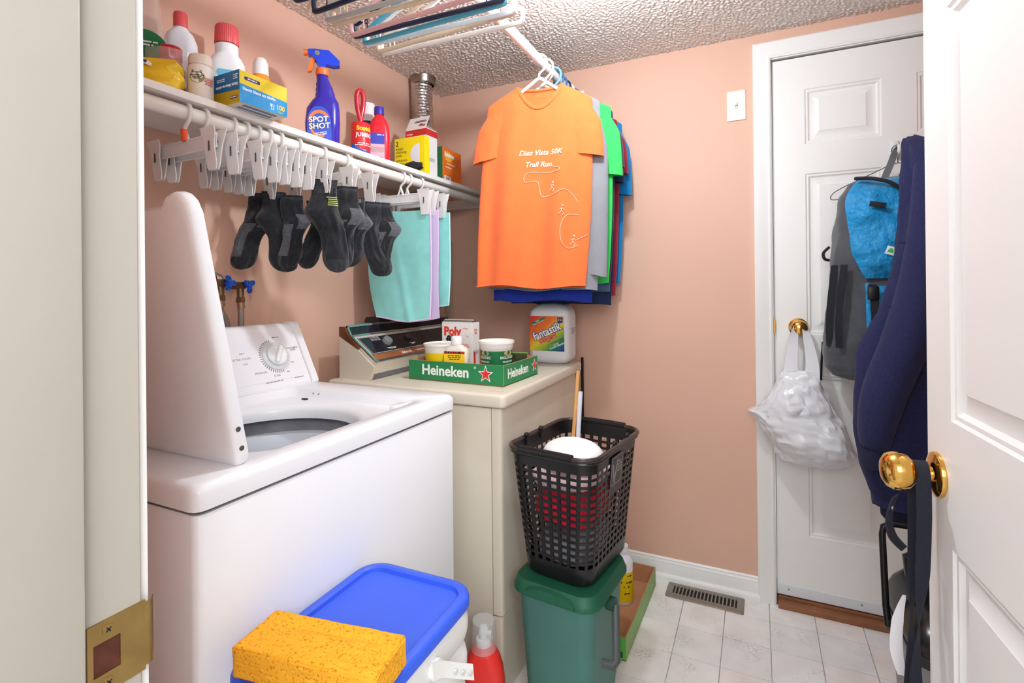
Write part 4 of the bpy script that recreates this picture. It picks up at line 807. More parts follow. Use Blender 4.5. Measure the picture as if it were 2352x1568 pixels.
text('~12,11', 0.006, LB @ Matrix.Translation((0.004, 0.034, 0.001)) @ Matrix.Rotation(R(14), 4, 'Z'), INKW, lb, 0.0003); text('~6', 0.009, LB @ Matrix.Translation((-0.004, 0.012, 0.001)), mat('label_orange', (240, 120, 52)), lb, 0.0003)
# small yellow carton, blue brush handle
t = thing('small_carton', 'small yellow carton behind the trigger spray bottle', 'box', (0.060, -0.940, SZ), R(20))
b = B(); b.box((0, 0, 0.026), (0.07, 0.05, 0.052), 0.001, 1); c_ = b.done('carton', YC, t); decal(0.05, 0.02, MX((0, -0.0251, 0.026), (1, 0, 0), (0, 0, 1)), INKW, c_)
t = thing('blue_brush', 'blue plastic brush handle lying by the lint roller', 'brush', (0.262, -0.878, SZ), R(100))
b = B(); b.tube(smooth_path([(-0.04, 0, 0.009), (-0.01, 0, 0.008), (0.03, 0, 0.009), (0.042, 0, 0.011)], 5), [0.008, 0.0078, 0.0076, 0.0074, 0.007, 0.0065, 0.006, 0.006, 0.0058, 0.006, 0.0065, 0.007, 0.0078, 0.008, 0.0078, 0.006][:16], 12); b.done('handle', mat('brush_blue', (30, 88, 180), 0.35), t)
# lint roller standing on its end
t = thing('lint_roller', 'red lint roller standing on end with its looped handle up', 'lint roller', (0.205, -0.812, SZ), R(50))
b = B(); b.lathe([(0, 0), (0.032, 0), (0.033, 0.002), (0.033, 0.118), (0.031, 0.121), (0, 0.121)], 40); rl = b.done('roll', mat('lint_red', (226, 40, 44), 0.35), t)
o = text('Scotch', 0.020, front(0.033, 0, 0.098) @ Matrix.Translation((0.010, 0, 0)), mat('print_yellow', (242, 206, 40), 0.5), rl, 0.0003, bold=0.0012); wrap(o, 0.033)
o = text('JUMBO', 0.019, front(0.033, 0, 0.076) @ Matrix.Translation((0.010, 0, 0)), INKW, rl, 0.0003, bold=0.0004); wrap(o, 0.033)
o = text('~11,16', 0.007, front(0.033, 0, 0.045) @ Matrix.Translation((0.006, 0, 0)), INKW, rl, 0.0003); wrap(o, 0.033)
band(0.033, -1.2, -0.7, 0.02, 0.045, mat('brush_blue', (30, 88, 180)), rl, 'blue_flash'); band(0.033, 0.0, 0.4, 0.006, 0.026, INKW, rl, 'white_panel')
b = B(); b.tube(smooth_path([(0, 0, 0.119), (0, 0, 0.135), (-0.007, 0, 0.165), (-0.011, 0, 0.20), (-0.009, 0, 0.226), (0, 0, 0.236), (0.009, 0, 0.226), (0.011, 0, 0.20), (0.007, 0, 0.165), (0, 0, 0.132)], 5), 0.0085, 12, flat=0.8); b.done('handle', mat('lint_handle_red', (196, 34, 52), 0.3, coat=0.3), t)
# white aerosol can
t = thing('aerosol_can', 'white capped aerosol can behind the lint roller', 'can', (0.100, -0.655, SZ), R(50))
b = B(); b.lathe([(0, 0), (0.028, 0), (0.029, 0.004), (0.029, 0.185), (0.027, 0.19), (0, 0.19)], 32); cn_ = b.done('can_body', mat('can_navy', (52, 60, 110), 0.35), t); b = B(); b.lathe([(0.0, 0.185), (0.030, 0.185), (0.0302, 0.19), (0.0285, 0.250), (0.0265, 0.255), (0, 0.2555)], 36); b.done('cap', WHITEP, t)
o = text('~10', 0.009, front(0.029, 0, 0.15), INKW, cn_, 0.0003); wrap(o, 0.029)
# red bottle blue cap
t = thing('red_bottle', 'red bottle with a blue cap next to the lint roller', 'bottle', (0.185, -0.690, SZ), R(40))
b = B(); b.rloft([(0, 0.070, 0.044, 0.014), (0.003, 0.076, 0.048, 0.017), (0.11, 0.076, 0.048, 0.018), (0.145, 0.072, 0.046, 0.020), (0.170, 0.054, 0.040, 0.0185), (0.182, 0.036, 0.034, 0.016), (0.190, 0.030, 0.030, 0.0145)], 7); bd = b.done('body', mat('cherry_bottle', (228, 36, 52), 0.3), t, ang=50)
b = B(); b.lathe([(0, 0.190), (0.0175, 0.190), (0.018, 0.192), (0.0175, 0.216), (0.016, 0.219), (0, 0.219)], 28); b.done('cap', mat('cap_ultramarine', (62, 52, 170), 0.4), t)
LBm = MX((-0.008, -0.0242, 0), (1, 0, 0), (0, 0, 1))
decal(0.052, 0.104, LBm @ Matrix.Translation((0, 0.066, 0)), mat('pink_print_panel', (232, 178, 190), 0.5), bd, 'label'); decal(0.052, 0.040, LBm @ Matrix.Translation((0, 0.099, 0.0003)), mat('label_cobalt', (58, 66, 180), 0.5), bd, 'blue_panel')
text('~6', 0.008, LBm @ Matrix.Translation((0.012, 0.112, 0.0006)), INKW, bd, 0.0002); text('~28,30,29,26,28,22', 0.0036, LBm @ Matrix.Translation((0, 0.058, 0.0004)), INKG, bd, 0.0002)
b = B()
for i, wd in enumerate((1, 2, 1, 1, 3, 1, 2, 1)): b.box((0.004+i*0.0022, 0.026, 0.0006), (0.0006*wd, 0.014, 0.0004), M=LBm)
o = b.done('bar_code', INKB, bd); o['kind'] = 'stuff'
# tall filler box on the shelf
WCARD = mat('white_carton', (238, 234, 230), 0.6)
def poly_box(name, label, loc, rz, w, d, h, flap, txt2, red_top):
    t = thing(name, label, 'box', loc, rz)
    b = B(); b.box((0, 0, h/2), (w, d, h), 0.0006, 1); c_ = b.done('carton', WCARD, t); Fn = MX((0, -d/2, 0), (1, 0, 0), (0, 0, 1)); Fs = MX((w/2, 0, 0), (0, 1, 0), (0, 0, 1))
    if red_top:
        decal(w, 0.026, Fn @ Matrix.Translation((0, h-0.016, 0)), INKR, c_, 'red_band'); decal(d, 0.026, Fs @ Matrix.Translation((0, h-0.016, 0)), INKR, c_, 'red_band')
        text('LePage', 0.011, Fn @ Matrix.Translation((-w*0.30, h-0.019, 0.0005)), INKW, c_, 0.0002, shear=0.2); text('Poly', 0.030, Fn @ Matrix.Translation((-w*0.20, h-0.052, 0)), INKR, c_, 0.0003, bold=0.0012)
        text(txt2, 0.010, Fn @ Matrix.Translation((0.0, h-0.075, 0)), INKB, c_, 0.0003, bold=0.0002)
    else:
        text('Poly', 0.044, Fn @ Matrix.Translation((-w*0.15, h-0.035, 0)), mat('filler_red', (226, 70, 50), 0.5), c_, 0.0003, bold=0.0022); text(txt2, 0.044, Fn @ Matrix.Translation((-w*0.13, h-0.068, 0)), INKB, c_, 0.0003, bold=0.0022)
        text('LePage', 0.009, Fn @ Matrix.Translation((w*0.27, h-0.022, 0)), mat('filler_red', (226, 70, 50)), c_, 0.0003); text('1 kg', 0.009, Fn @ Matrix.Translation((w*0.33, h-0.05, 0)), INKG, c_, 0.0002); text('~8,11,11', 0.006, Fn @ Matrix.Translation((w*0.28, h-0.085, 0)), mat('filler_red', (226, 70, 50)), c_, 0.0002)
        text('Poly\nfilla', 0.013, Fs @ Matrix.Translation((0, h-0.034, 0)), mat('filler_red', (226, 70, 50)), c_, 0.0002, bold=0.0003); decal(0.012, 0.06, Fs @ Matrix.Translation((-d*0.2, 0.04, 0)), INKR, c_, 'red_stripe')
    text('~18,18,15,13', 0.0045, Fs @ Matrix.Translation((0, h*0.38, 0)), INKG, c_, 0.0002)
    for (p0, hinge, ext, ang_, wid) in flap:
        b = B(); ca, sa = math.cos(R(ang_)), math.sin(R(ang_))
        if hinge == 'n': b.loft([[(-wid/2, -d/2, h), (wid/2, -d/2, h), (wid/2, -d/2+0.0012, h), (-wid/2, -d/2+0.0012, h)], [(-wid/2, -d/2+ext*ca, h+ext*sa), (wid/2, -d/2+ext*ca, h+ext*sa), (wid/2, -d/2+0.0012+ext*ca, h+ext*sa+0.0008), (-wid/2, -d/2+0.0012+ext*ca, h+ext*sa+0.0008)]])
        if hinge == 's': b.loft([[(w/2, -wid/2, h), (w/2, wid/2, h), (w/2-0.0012, wid/2, h), (w/2-0.0012, -wid/2, h)], [(w/2-ext*ca, -wid/2, h+ext*sa), (w/2-ext*ca, wid/2, h+ext*sa), (w/2-0.0012-ext*ca, wid/2, h+ext*sa+0.0008), (w/2-0.0012-ext*ca, -wid/2, h+ext*sa+0.0008)]])
        if hinge == 'b': b.loft([[(-wid/2, d/2, h), (wid/2, d/2, h), (wid/2, d/2-0.0012, h), (-wid/2, d/2-0.0012, h)], [(-wid/2, d/2-ext*ca, h+ext*sa), (wid/2, d/2-ext*ca, h+ext*sa), (wid/2, d/2-0.0012-ext*ca, h+ext*sa+0.0008), (-wid/2, d/2-0.0012-ext*ca, h+ext*sa+0.0008)]])
        f_ = b.done('flap', p0, t)
    return t
GCARD = mat('grey_card_inside', (176, 164, 152), 0.8)
pb = poly_box('filler_box', 'tall white filler box with a red band and open flap on the shelf', (0.189, -0.432, SZ), R(-2), 0.102, 0.076, 0.200, ((WCARD, 'n', 0.062, 62, 0.100), (GCARD, 's', 0.034, 40, 0.07)), '~9', True)
M_ = MX((0, -0.076/2+0.031*math.cos(R(62))-0.0008, 0.200+0.031*math.sin(R(62))), (-1, 0, 0), (0, -math.cos(R(62)), -math.sin(R(62))))
text('Poly', 0.018, M_ @ Matrix.Translation((-0.028, 0.015, 0.0012)), INKR, pb, 0.0003, bold=0.0005); text('~20,16', 0.006, M_ @ Matrix.Translation((-0.014, -0.006, 0.0012)), INKB, pb, 0.0002)
# yellow cleaning pad box
t = thing('cleaning_pad_box', 'yellow box of magic cleaning pads with a round window', 'box', (0.215, -0.533, SZ), R(3))
w, d, h = 0.138, 0.034, 0.142
b = B(); b.box((0, 0, h/2), (w, d, h), 0.0006, 1); c_ = b.done('carton', mat('lemon_carton', (246, 222, 24), 0.5), t); Fn = MX((0, -d/2, 0), (1, 0, 0), (0, 0, 1))
blob([(0.044, 0.035), (0.044, 0.115)] + [(0.044 - 0.040*math.sin(R(a)), 0.075 + 0.040*math.cos(R(a))) for a in range(10, 180, 10)], 0.0005, Fn, mat('pad_white', (228, 228, 236), 0.8), c_, 'window')
text('2', 0.028, Fn @ Matrix.Translation((-0.057, 0.120, 0)), INKB, c_, 0.0003, bold=0.0003); text('magic\ncleaning\npads', 0.0155, Fn @ Matrix.Translation((-0.064, 0.088, 0)), INKB, c_, 0.0003, align='LEFT'); text('tampons\nnettoyants', 0.0155, Fn @ Matrix.Translation((-0.064, 0.049, 0)), INKB, c_, 0.0003, align='LEFT')
# black crumpled thing
t = thing('black_rag', 'small crumpled black rag in front of the yellow pad box', 'rag', (0.262, -0.585, SZ), R(15))
b = B(); b.sphere((0, 0, 0.017), 0.03, (1.25, 0.8, 0.55), 24, 16)
for v in b.bm.verts:
    k = 0.010*nz(v.co.x*70, v.co.y*70, v.co.z*70); v.co += Vector((k, k*0.7, k*0.8)); v.co.z = max(v.co.z, 0.0005)
b.done('rag', mat('black_cloth', (30, 28, 26), 0.85), t, ang=30)
# orange dryer-sheet box
t = thing('dryer_sheet_box', 'orange box of dryer sheets at the far end of the shelf', 'box', (0.192, -0.258, SZ), R(2))
w, d, h = 0.068, 0.163, 0.158
b = B(); b.box((0, 0, h/2), (w, d, h), 0.0006, 1); c_ = b.done('carton', mat('orange_carton', (240, 116, 34), 0.5, var=0.08, vscale=14), t); Fx = MX((w/2, 0, 0), (0, 1, 0), (0, 0, 1))
decal(w, h, MX((0, -d/2, h/2), (1, 0, 0), (0, 0, 1)), mat('bottle_green_card', (44, 110, 70), 0.5), c_, 'side_panel')
sun = []
for i in range(24): r0 = 0.026 if i % 2 else 0.018; sun.append((r0*1.5*math.cos(2*PI*i/24)-0.030, r0*math.sin(2*PI*i/24)+0.122))
blob(sun, 0.0005, Fx, mat('sun_yellow', (248, 182, 60), 0.5), c_, 'sun_burst'); text('Bounce', 0.026, Fx @ Matrix.Translation((-0.025, 0.130, 0.0006)), INKW, c_, 0.0003, bold=0.0010)
text('~20', 0.007, Fx @ Matrix.Translation((-0.01, 0.092, 0)), INKW, c_, 0.0003); text('~10', 0.010, Fx @ Matrix.Translation((-0.030, 0.076, 0)), INKW, c_, 0.0003)
lb = decal(0.052, 0.036, Fx @ Matrix.Translation((-0.040, 0.020, 0)), INKW, c_, 'bar_code_panel')
for i in range(7):
    b = B(); b.box((-0.056+i*0.005, 0.022, 0.0007), (0.0016+0.0012*(i % 3), 0.026, 0.0005), M=Fx); b.done('bar', mat('bar_blue', (110, 124, 160), 0.6), lb)
decal(0.054, 0.011, Fx @ Matrix.Translation((0.042, 0.018, 0)), mat('lime_print', (206, 210, 50), 0.5), c_, 'lime_strip')
# ================================================================ on the dryer
DZ0 = 0.8975
tr = thing('beer_tray', 'green cardboard Heineken tray holding tubs on the dryer', 'tray', (0.533, -0.6165, DZ0), R(-1.5))
tr['label'] = 'green cardboard beer tray holding tubs and fillers on the dryer'
w, d, h = 0.366, 0.262, 0.066; TG = mat('beer_green_card', (34, 132, 78), 0.5)
b = B(); b.box((0, 0, 0.002), (w, d, 0.004)); b.done('base', CARD, tr)
for nm, c, s_ in (('front_wall', (0, -d/2+0.002, h/2), (w, 0.004, h)), ('back_wall', (0, d/2-0.002, h/2), (w, 0.004, h)), ('end_wall', (w/2-0.002, 0, h/2), (0.004, d-0.008, h)), ('end_wall', (-w/2+0.002, 0, h/2), (0.004, d-0.008, h))):
    b = B(); b.box(c, s_)
    b.bm.faces.ensure_lookup_table(); b.bm.normal_update()
    for f in b.bm.faces:
        n = f.calc_center_median(); q = (n.x-c[0], n.y-c[1])
        outw = (abs(s_[1]) < 0.01 and q[1]*c[1] > 1e-6) or (abs(s_[0]) < 0.01 and q[0]*c[0] > 1e-6)
        f.material_index = 0 if outw else 1
    o = b.done(nm, [TG, CARD], tr, smooth=False, norm=False)
    if nm == 'front_wall': fwl = o
    if nm == 'end_wall' and c[0] > 0: ewl = o
Fn = MX((0, -d/2, 0), (1, 0, 0), (0, 0, 1)); Fe = MX((w/2, 0, 0), (0, 1, 0), (0, 0, 1))
text('Heineken', 0.047, Fn @ Matrix.Translation((-0.035, 0.035, 0)), INKW, fwl, 0.0004, bold=0.0012, sx=1.03); text('Heineken', 0.042, Fe @ Matrix.Translation((-0.024, 0.034, 0)), INKW, ewl, 0.0004, bold=0.0010, sx=0.95)
text('®', 0.012, Fn @ Matrix.Translation((0.081, 0.053, 0)), INKW, fwl, 0.0003)
def star(r0): return [((r0 if i % 2 == 0 else r0*0.40)*math.sin(2*PI*i/10), (r0 if i % 2 == 0 else r0*0.40)*math.cos(2*PI*i/10)) for i in range(10)]
for F_, x, sz, pa in ((Fn, 0.120, 0.029, fwl), (Fe, 0.104, 0.024, ewl)):
    b = B(); b.prism(star(sz), 0.0004, F_ @ Matrix.Translation((x, 0.035, 0))); s0 = b.done('star_outline', INKW, pa); b = B(); b.prism(star(sz*0.78), 0.0004, F_ @ Matrix.Translation((x, 0.035, 0.0003))); b.done('red_star', mat('star_red', (220, 40, 44), 0.5), pa)
TZ = DZ0 + 0.0045
poly_box('filler_box', 'open white filler box standing at the back of the green tray', (0.426, -0.530, TZ), R(-3), 0.134, 0.050, 0.178, ((GCARD, 'b', 0.048, 8, 0.132), (GCARD, 'n', 0.020, 30, 0.13)), 'filla', False)
t = thing('yellow_tub', 'white lidded plastic tub with a yellow label in the tray', 'tub', (0.420, -0.655, TZ), R(20))
b = B(); b.lathe([(0, 0), (0.047, 0), (0.049, 0.003), (0.057, 0.104), (0.0605, 0.105), (0.0605, 0.112), (0.058, 0.1125), (0.056, 0.108), (0, 0.108)], 48); tb = b.done('tub', mat('milky_plastic', (236, 232, 222), 0.4), t)
b = B(); q = [[(( 0.0495+0.008*(z-0.004)/0.1+0.0004)*math.sin(a), -(0.0495+0.008*(z-0.004)/0.1+0.0004)*math.cos(a), z) for a in [-1.75+3.5*k/28 for k in range(29)]] for z in (0.008, 0.082)]; b.loft(q, False, False); b.done('label', mat('label_yellow', (246, 212, 10), 0.45), tb, norm=False)
o = text('~10,10,7', 0.006, front(0.055, 0.0, 0.05) @ Matrix.Translation((0.03, 0, 0)), INKG, tb, 0.0002); wrap(o, 0.055)
t = thing('glue_bottle', 'white squeeze bottle with a yellow and red label in the tray', 'bottle', (0.513, -0.700, TZ), R(8))
b = B(); b.rloft([(0, 0.080, 0.036, 0.013), (0.003, 0.086, 0.042, 0.016), (0.085, 0.086, 0.042, 0.017), (0.102, 0.078, 0.040, 0.018), (0.112, 0.044, 0.034, 0.016), (0.116, 0.032, 0.030, 0.0145)], 7); bd = b.done('body', mat('translucent_cream', (228, 218, 204), 0.35), t, ang=50)
b = B(); b.lathe([(0, 0.115), (0.0185, 0.115), (0.019, 0.117), (0.018, 0.140), (0.0165, 0.143), (0, 0.143)], 28); b.done('cap', WHITEP, t)
LM = MX((0, -0.0212, 0), (1, 0, 0), (0, 0, 1))
decal(0.074, 0.038, LM @ Matrix.Translation((0, 0.075, 0)), mat('tape_yellow', (248, 210, 40), 0.45), bd, 'label'); decal(0.074, 0.052, LM @ Matrix.Translation((0, 0.030, 0)), mat('tape_red', (232, 66, 60), 0.45), bd, 'red_panel'); decal(0.074, 0.008, LM @ Matrix.Translation((0, 0.090, 0.0003)), INKB, bd, 'tartan_band')
b = B()
for i in range(6): b.box((-0.034+i*0.009, 0.090, 0.0008), (0.004, 0.007, 0.0004), M=LM)
b.done('tartan_check', INKR, bd); text('3M', 0.011, LM @ Matrix.Translation((0.029, 0.090, 0.0008)), INKR, bd, 0.0002, bold=0.0006)
text('~14,13,11', 0.0065, LM @ Matrix.Translation((0, 0.074, 0.0005)), INKB, bd, 0.0002); text('~6,10,13,13,8', 0.006, LM @ Matrix.Translation((0, 0.034, 0.0005)), INKW, bd, 0.0002)
t = thing('yogurt_tub', 'green organic yogurt tub with a white rim in the tray', 'tub', (0.632, -0.640, TZ), R(14))
b = B(); b.lathe([(0, 0), (0.044, 0), (0.046, 0.004), (0.054, 0.100), (0.057, 0.104), (0.058, 0.118), (0.061, 0.119), (0.061, 0.127), (0.0585, 0.128), (0.056, 0.120), (0.052, 0.110), (0, 0.108)], 56); tb = b.done('tub', mat('tub_white', (240, 238, 232), 0.4), t)
def cone(z): return 0.046+0.008*(z-0.004)/0.096
GT = mat('yogurt_green', (18, 112, 62), 0.45)
b = B(); b.loft([[((cone(z)+0.0004)*math.sin(a), -(cone(z)+0.0004)*math.cos(a), z) for a in [2*PI*k/56 for k in range(56)]] for z in (0.006, 0.096)], False); b.done('label', GT, tb)
for s_, sz, x, z, m in (('ORGANIC', 0.0125, -0.034, 0.074, INKW), ('PROBIOTIC', 0.0085, -0.034, 0.060, INKW), ('~7', 0.006, -0.034, 0.050, INKW), ('BIOLOGIQUE', 0.0115, 0.058, 0.074, INKW), ('PROBIOTIQUE', 0.008, 0.058, 0.060, INKW)):
    o = text(s_, sz, front(cone(z), 0, z) @ Matrix.Translation((x, 0, 0)), m, tb, 0.0002, bold=0.0001); wrap(o, cone(z), off=0.0009)
for x in (-0.030, 0.055):
    b = B(); r_ = cone(0.09); b.prism([(0.017*math.cos(2*PI*i/24), 0.009*math.sin(2*PI*i/24)) for i in range(24)], 0.0006, front(r_, 0, 0.0885) @ Matrix.Translation((x, 0, 0))); o = b.done('oval_badge', mat('badge_tan', (186, 160, 110), 0.5), tb); wrap(o, r_, off=0.0007)
b = B(); b.prism([(0.010*math.cos(2*PI*i/20), 0.009*math.sin(2*PI*i/20)) for i in range(20)], 0.0006, front(cone(0.03), 0, 0.032) @ Matrix.Translation((-0.024, 0, 0))); o = b.done('orange_fruit', ORG, tb); wrap(o, cone(0.03), off=0.0007)
b = B(); b.lathe([(0.0, 0.1102), (0.045, 0.1102), (0.050, 0.1095)], 40); b.done('mustard_filling', mat('dried_mustard', (226, 186, 60), 0.6), tb)
t = thing('scouring_sponge', 'green and black scouring sponge leaning in the corner of the tray', 'sponge', (0.672, -0.552, TZ+0.0005), R(14))
b = B(); b.box((0, 0, 0.040), (0.062, 0.010, 0.070), 0.003); b.done('scour_pad', mat('scour_dark_green', (52, 60, 34), 0.95, bump=1.0, bscale=300, var=0.3, vscale=80), t)
b = B(); b.box((0, 0.0105, 0.040), (0.062, 0.010, 0.072), 0.003); b.done('sponge_foam', mat('foam_lime', (120, 168, 70), 0.95, bump=0.6, bscale=200), t)
# jug
t = thing('cleaner_jug', 'white five litre jug with a rainbow label on the dryer', 'jug', (0.663, -0.188, DZ0), R(2))
JW = mat('milky_jug_plastic', (226, 226, 228), 0.4)
b = B(); b.rloft([(0, 0.13, 0.09, 0.03), (0.004, 0.145, 0.105, 0.032), (0.016, 0.166, 0.126, 0.030), (0.03, 0.170, 0.130, 0.028), (0.19, 0.170, 0.130, 0.026), (0.210, 0.166, 0.126, 0.030), (0.232, 0.140, 0.10, 0.03), (0.240, 0.10, 0.07, 0.03), (0.243, 0.05, 0.05, 0.02)], 7); bd = b.done('body', JW, t, ang=50)
b = B(); b.lathe([(0, 0.24), (0.022, 0.24), (0.022, 0.262), (0, 0.263)], 24, Matrix.Translation((0.03, 0.0, 0))); b.done('cap', WHITEP, t)
b = B(); b.tube(smooth_path([(-0.055, 0, 0.225), (-0.045, 0, 0.262), (-0.01, 0, 0.268), (0.02, 0, 0.25)], 5), 0.011, 12); b.done('handle', JW, t)
LM = MX((-0.003, -0.0654, 0), (1, 0, 0), (0, 0, 1))
RB = bpy.data.materials.new('rainbow_label'); RB.use_nodes = True; nt = RB.node_tree; tcn = nt.nodes.new('ShaderNodeTexCoord'); mp = nt.nodes.new('ShaderNodeVectorMath'); mp.operation = 'DOT_PRODUCT'; mp.inputs[1].default_value = (0.62, 0, -0.78); mr = nt.nodes.new('ShaderNodeMapRange'); mr.inputs['From Min'].default_value = -0.18; mr.inputs['From Max'].default_value = -0.005; cr = nt.nodes.new('ShaderNodeValToRGB')
els = cr.color_ramp.elements; cols = ((0.0, (216, 52, 40)), (0.32, (236, 120, 40)), (0.52, (232, 204, 56)), (0.68, (150, 178, 60)), (0.82, (24, 130, 90)), (1.0, (36, 52, 140)))
while len(els) < len(cols): els.new(0.5)
for e_, (p_, c_) in zip(els, cols): e_.position = p_; e_.color = (*hexc(*c_), 1)
nt.links.new(tcn.outputs['Object'], mp.inputs[0]); nt.links.new(mp.outputs['Value'], mr.inputs['Value']); nt.links.new(mr.outputs[0], cr.inputs['Fac']); nt.links.new(cr.outputs['Color'], nt.nodes['Principled BSDF'].inputs['Base Color']); nt.nodes['Principled BSDF'].inputs['Roughness'].default_value = 0.4
lb = decal(0.146, 0.140, LM @ Matrix.Translation((0, 0.122, 0)), RB, bd, 'label')
blob([(-0.068, 0.150), (-0.066, 0.164), (-0.005, 0.191), (-0.012, 0.176)], 0.0004, LM @ Matrix.Translation((0, 0, 0.0004)), mat('flash_green', (26, 124, 80), 0.5), bd, 'corner_flash'); text('NEW\nFresh Fragrance!', 0.008, LM @ Matrix.Translation((-0.038, 0.169, 0.0008)) @ Matrix.Rotation(R(24), 4, 'Z'), INKW, bd, 0.0002)
A_ = LM @ Matrix.Translation((0.0, 0.130, 0.0006)) @ Matrix.Rotation(R(24), 4, 'Z')
text('fantastik', 0.046, A_, mat('logo_navy', (34, 44, 120), 0.5), bd, 0.0003, bold=0.0034, sx=0.80); text('fantastik', 0.046, A_ @ Matrix.Translation((0, 0, 0.0005)), INKW, bd, 0.0003, bold=0.0008, sx=0.80)
A_ = LM @ Matrix.Translation((0.003, 0.103, 0.0012)) @ Matrix.Rotation(R(24), 4, 'Z')
text('Original', 0.024, A_, INKR, bd, 0.0003, bold=0.0022); text('Original', 0.024, A_ @ Matrix.Translation((0, 0, 0.0005)), mat('logo_rose', (240, 150, 140), 0.5), bd, 0.0002, bold=0.0)
text('CUTS\nTOUGH GREASE', 0.009, LM @ Matrix.Translation((0.040, 0.076, 0.0006)) @ Matrix.Rotation(R(24), 4, 'Z'), INKW, bd, 0.0002, bold=0.0002); text('ALL PURPOSE CLEANER', 0.007, LM @ Matrix.Translation((0.036, 0.090, 0.0006)) @ Matrix.Rotation(R(24), 4, 'Z'), INKB, bd, 0.0002)
decal(0.022, 0.022, LM @ Matrix.Translation((0.056, 0.177, 0.0004)), mat('logo_navy', (34, 44, 120)), bd, 'size_badge'); text('5 L', 0.012, LM @ Matrix.Translation((0.056, 0.178, 0.0009)), INKW, bd, 0.0002)
text('~16,16,16,14,11', 0.006, MX((0.0852, 0.005, 0.13), (0, 1, 0), (0, 0, 1)), INKG, bd, 0.0002)
# ================================================================ ceiling rod, hangers and shirts
RX0, RZ0 = 0.727, 2.024
cr_ = wthing('ceiling_rod', 'white hanging rod just below the ceiling carrying the shirts', 'closet rod', (RX0, -0.96, RZ0))
b = B(); b.cyl((RX0, -1.93, RZ0), (RX0, -0.004, RZ0), 0.0165, 28); b.done('rod', mat('white_coated_rod', (246, 242, 240), 0.3), cr_)
for y, s_ in ((-0.004, -1), (-1.929, 1)):
    b = B(); b.cyl((RX0, y, RZ0), (RX0, y+0.012*s_, RZ0), 0.026, 24); b.box((RX0, y+0.004*s_, RZ0), (0.05, 0.006, 0.085), 0.002); b.done('rod_socket', WHITEP, cr_)
TH = {'white': mat('hanger_white', (240, 240, 240), 0.3), 'navy': mat('hanger_navy', (34, 46, 72), 0.35), 'pink': mat('hanger_pink', (226, 178, 180), 0.35), 'teal': mat('hanger_teal', (92, 180, 204), 0.35), 'tan': mat('hanger_tan', (226, 206, 178), 0.35), 'grey': mat('hanger_grey', (190, 186, 182), 0.35), 'blue': mat('hanger_blue', (58, 108, 160), 0.35), 'skyblue': mat('hanger_sky', (130, 190, 220), 0.35)}
def tube_hanger(label, colr, y, rz, group, hw=0.205, tilt=0.0):
    h = thing('tube_hanger', label, 'hanger', (RX0, y, RZ0), rz, group); m = TH[colr]
    pts = [(0.0, 0, -0.062), (0.0, 0, -0.045), (0.018, 0, -0.028), (0.027, 0, -0.008), (0.024, 0, 0.012), (0.010, 0, 0.0245), (-0.008, 0, 0.0245), (-0.022, 0, 0.013), (-0.0255, 0, -0.002)]
    b = B(); b.tube(smooth_path(pts, 4), 0.0042, 10); b.done('hook', m, h)
    loop = [(0, 0, -0.062), (0.03, 0, -0.080), (hw*0.55, 0, -0.119), (hw*0.90, 0, -0.151), (hw*0.985, 0, -0.155), (hw, 0, -0.168), (hw*0.985, 0, -0.181), (hw*0.94, 0, -0.187), (hw*0.5, 0, -0.187), (0, 0, -0.187), (-hw*0.5, 0, -0.187), (-hw*0.94, 0, -0.187), (-hw*0.985, 0, -0.181), (-hw, 0, -0.168), (-hw*0.985, 0, -0.155), (-hw*0.90, 0, -0.151), (-hw*0.55, 0, -0.119), (-0.03, 0, -0.080)]
    b = B(); b.tube(smooth_path(loop, 4, True), 0.0058, 12, closed=True); b.done('frame', m, h)
    for sx in (-1, 1):
        b = B(); x = sx*hw*0.80; b.tube([(x, 0, -0.133), (x, 0, -0.183)], 0.0017, 6); b.tube(smooth_path([(x, 0, -0.158), (x+0.006*sx, 0, -0.160), (x+0.008*sx, 0, -0.152)], 3), 0.0016, 6); b.done('strap_hook', m, h)
    return h
BUN = [(-1.075, 'white', 2, 'white tube hanger at the far end of the empty bundle'), (-1.105, 'tan', -2, 'tan tube hanger beside the far white hanger in the bundle'), (-1.13, 'white', 3, 'white tube hanger between the tan and teal hangers'), (-1.155, 'teal', -1, 'teal tube hanger in the empty bundle near the ceiling'), (-1.18, 'navy', 2, 'navy tube hanger between teal and pink hangers'), (-1.205, 'pink', -2, 'pink tube hanger in the empty bundle near the ceiling'), (-1.25, 'tan', 2, 'tan tube hanger next to the pink one in the bundle'), (-1.275, 'grey', 1, 'pale grey tube hanger in the bundle before the navy pair'), (-1.325, 'navy', -2, 'navy tube hanger, second nearest of the empty bundle'), (-1.36, 'navy', 3, 'navy tube hanger nearest the camera in the empty bundle')]
for y, c, a, lab in BUN: tube_hanger(lab, c, y, R(a), 'empty tube hangers on the ceiling rod')
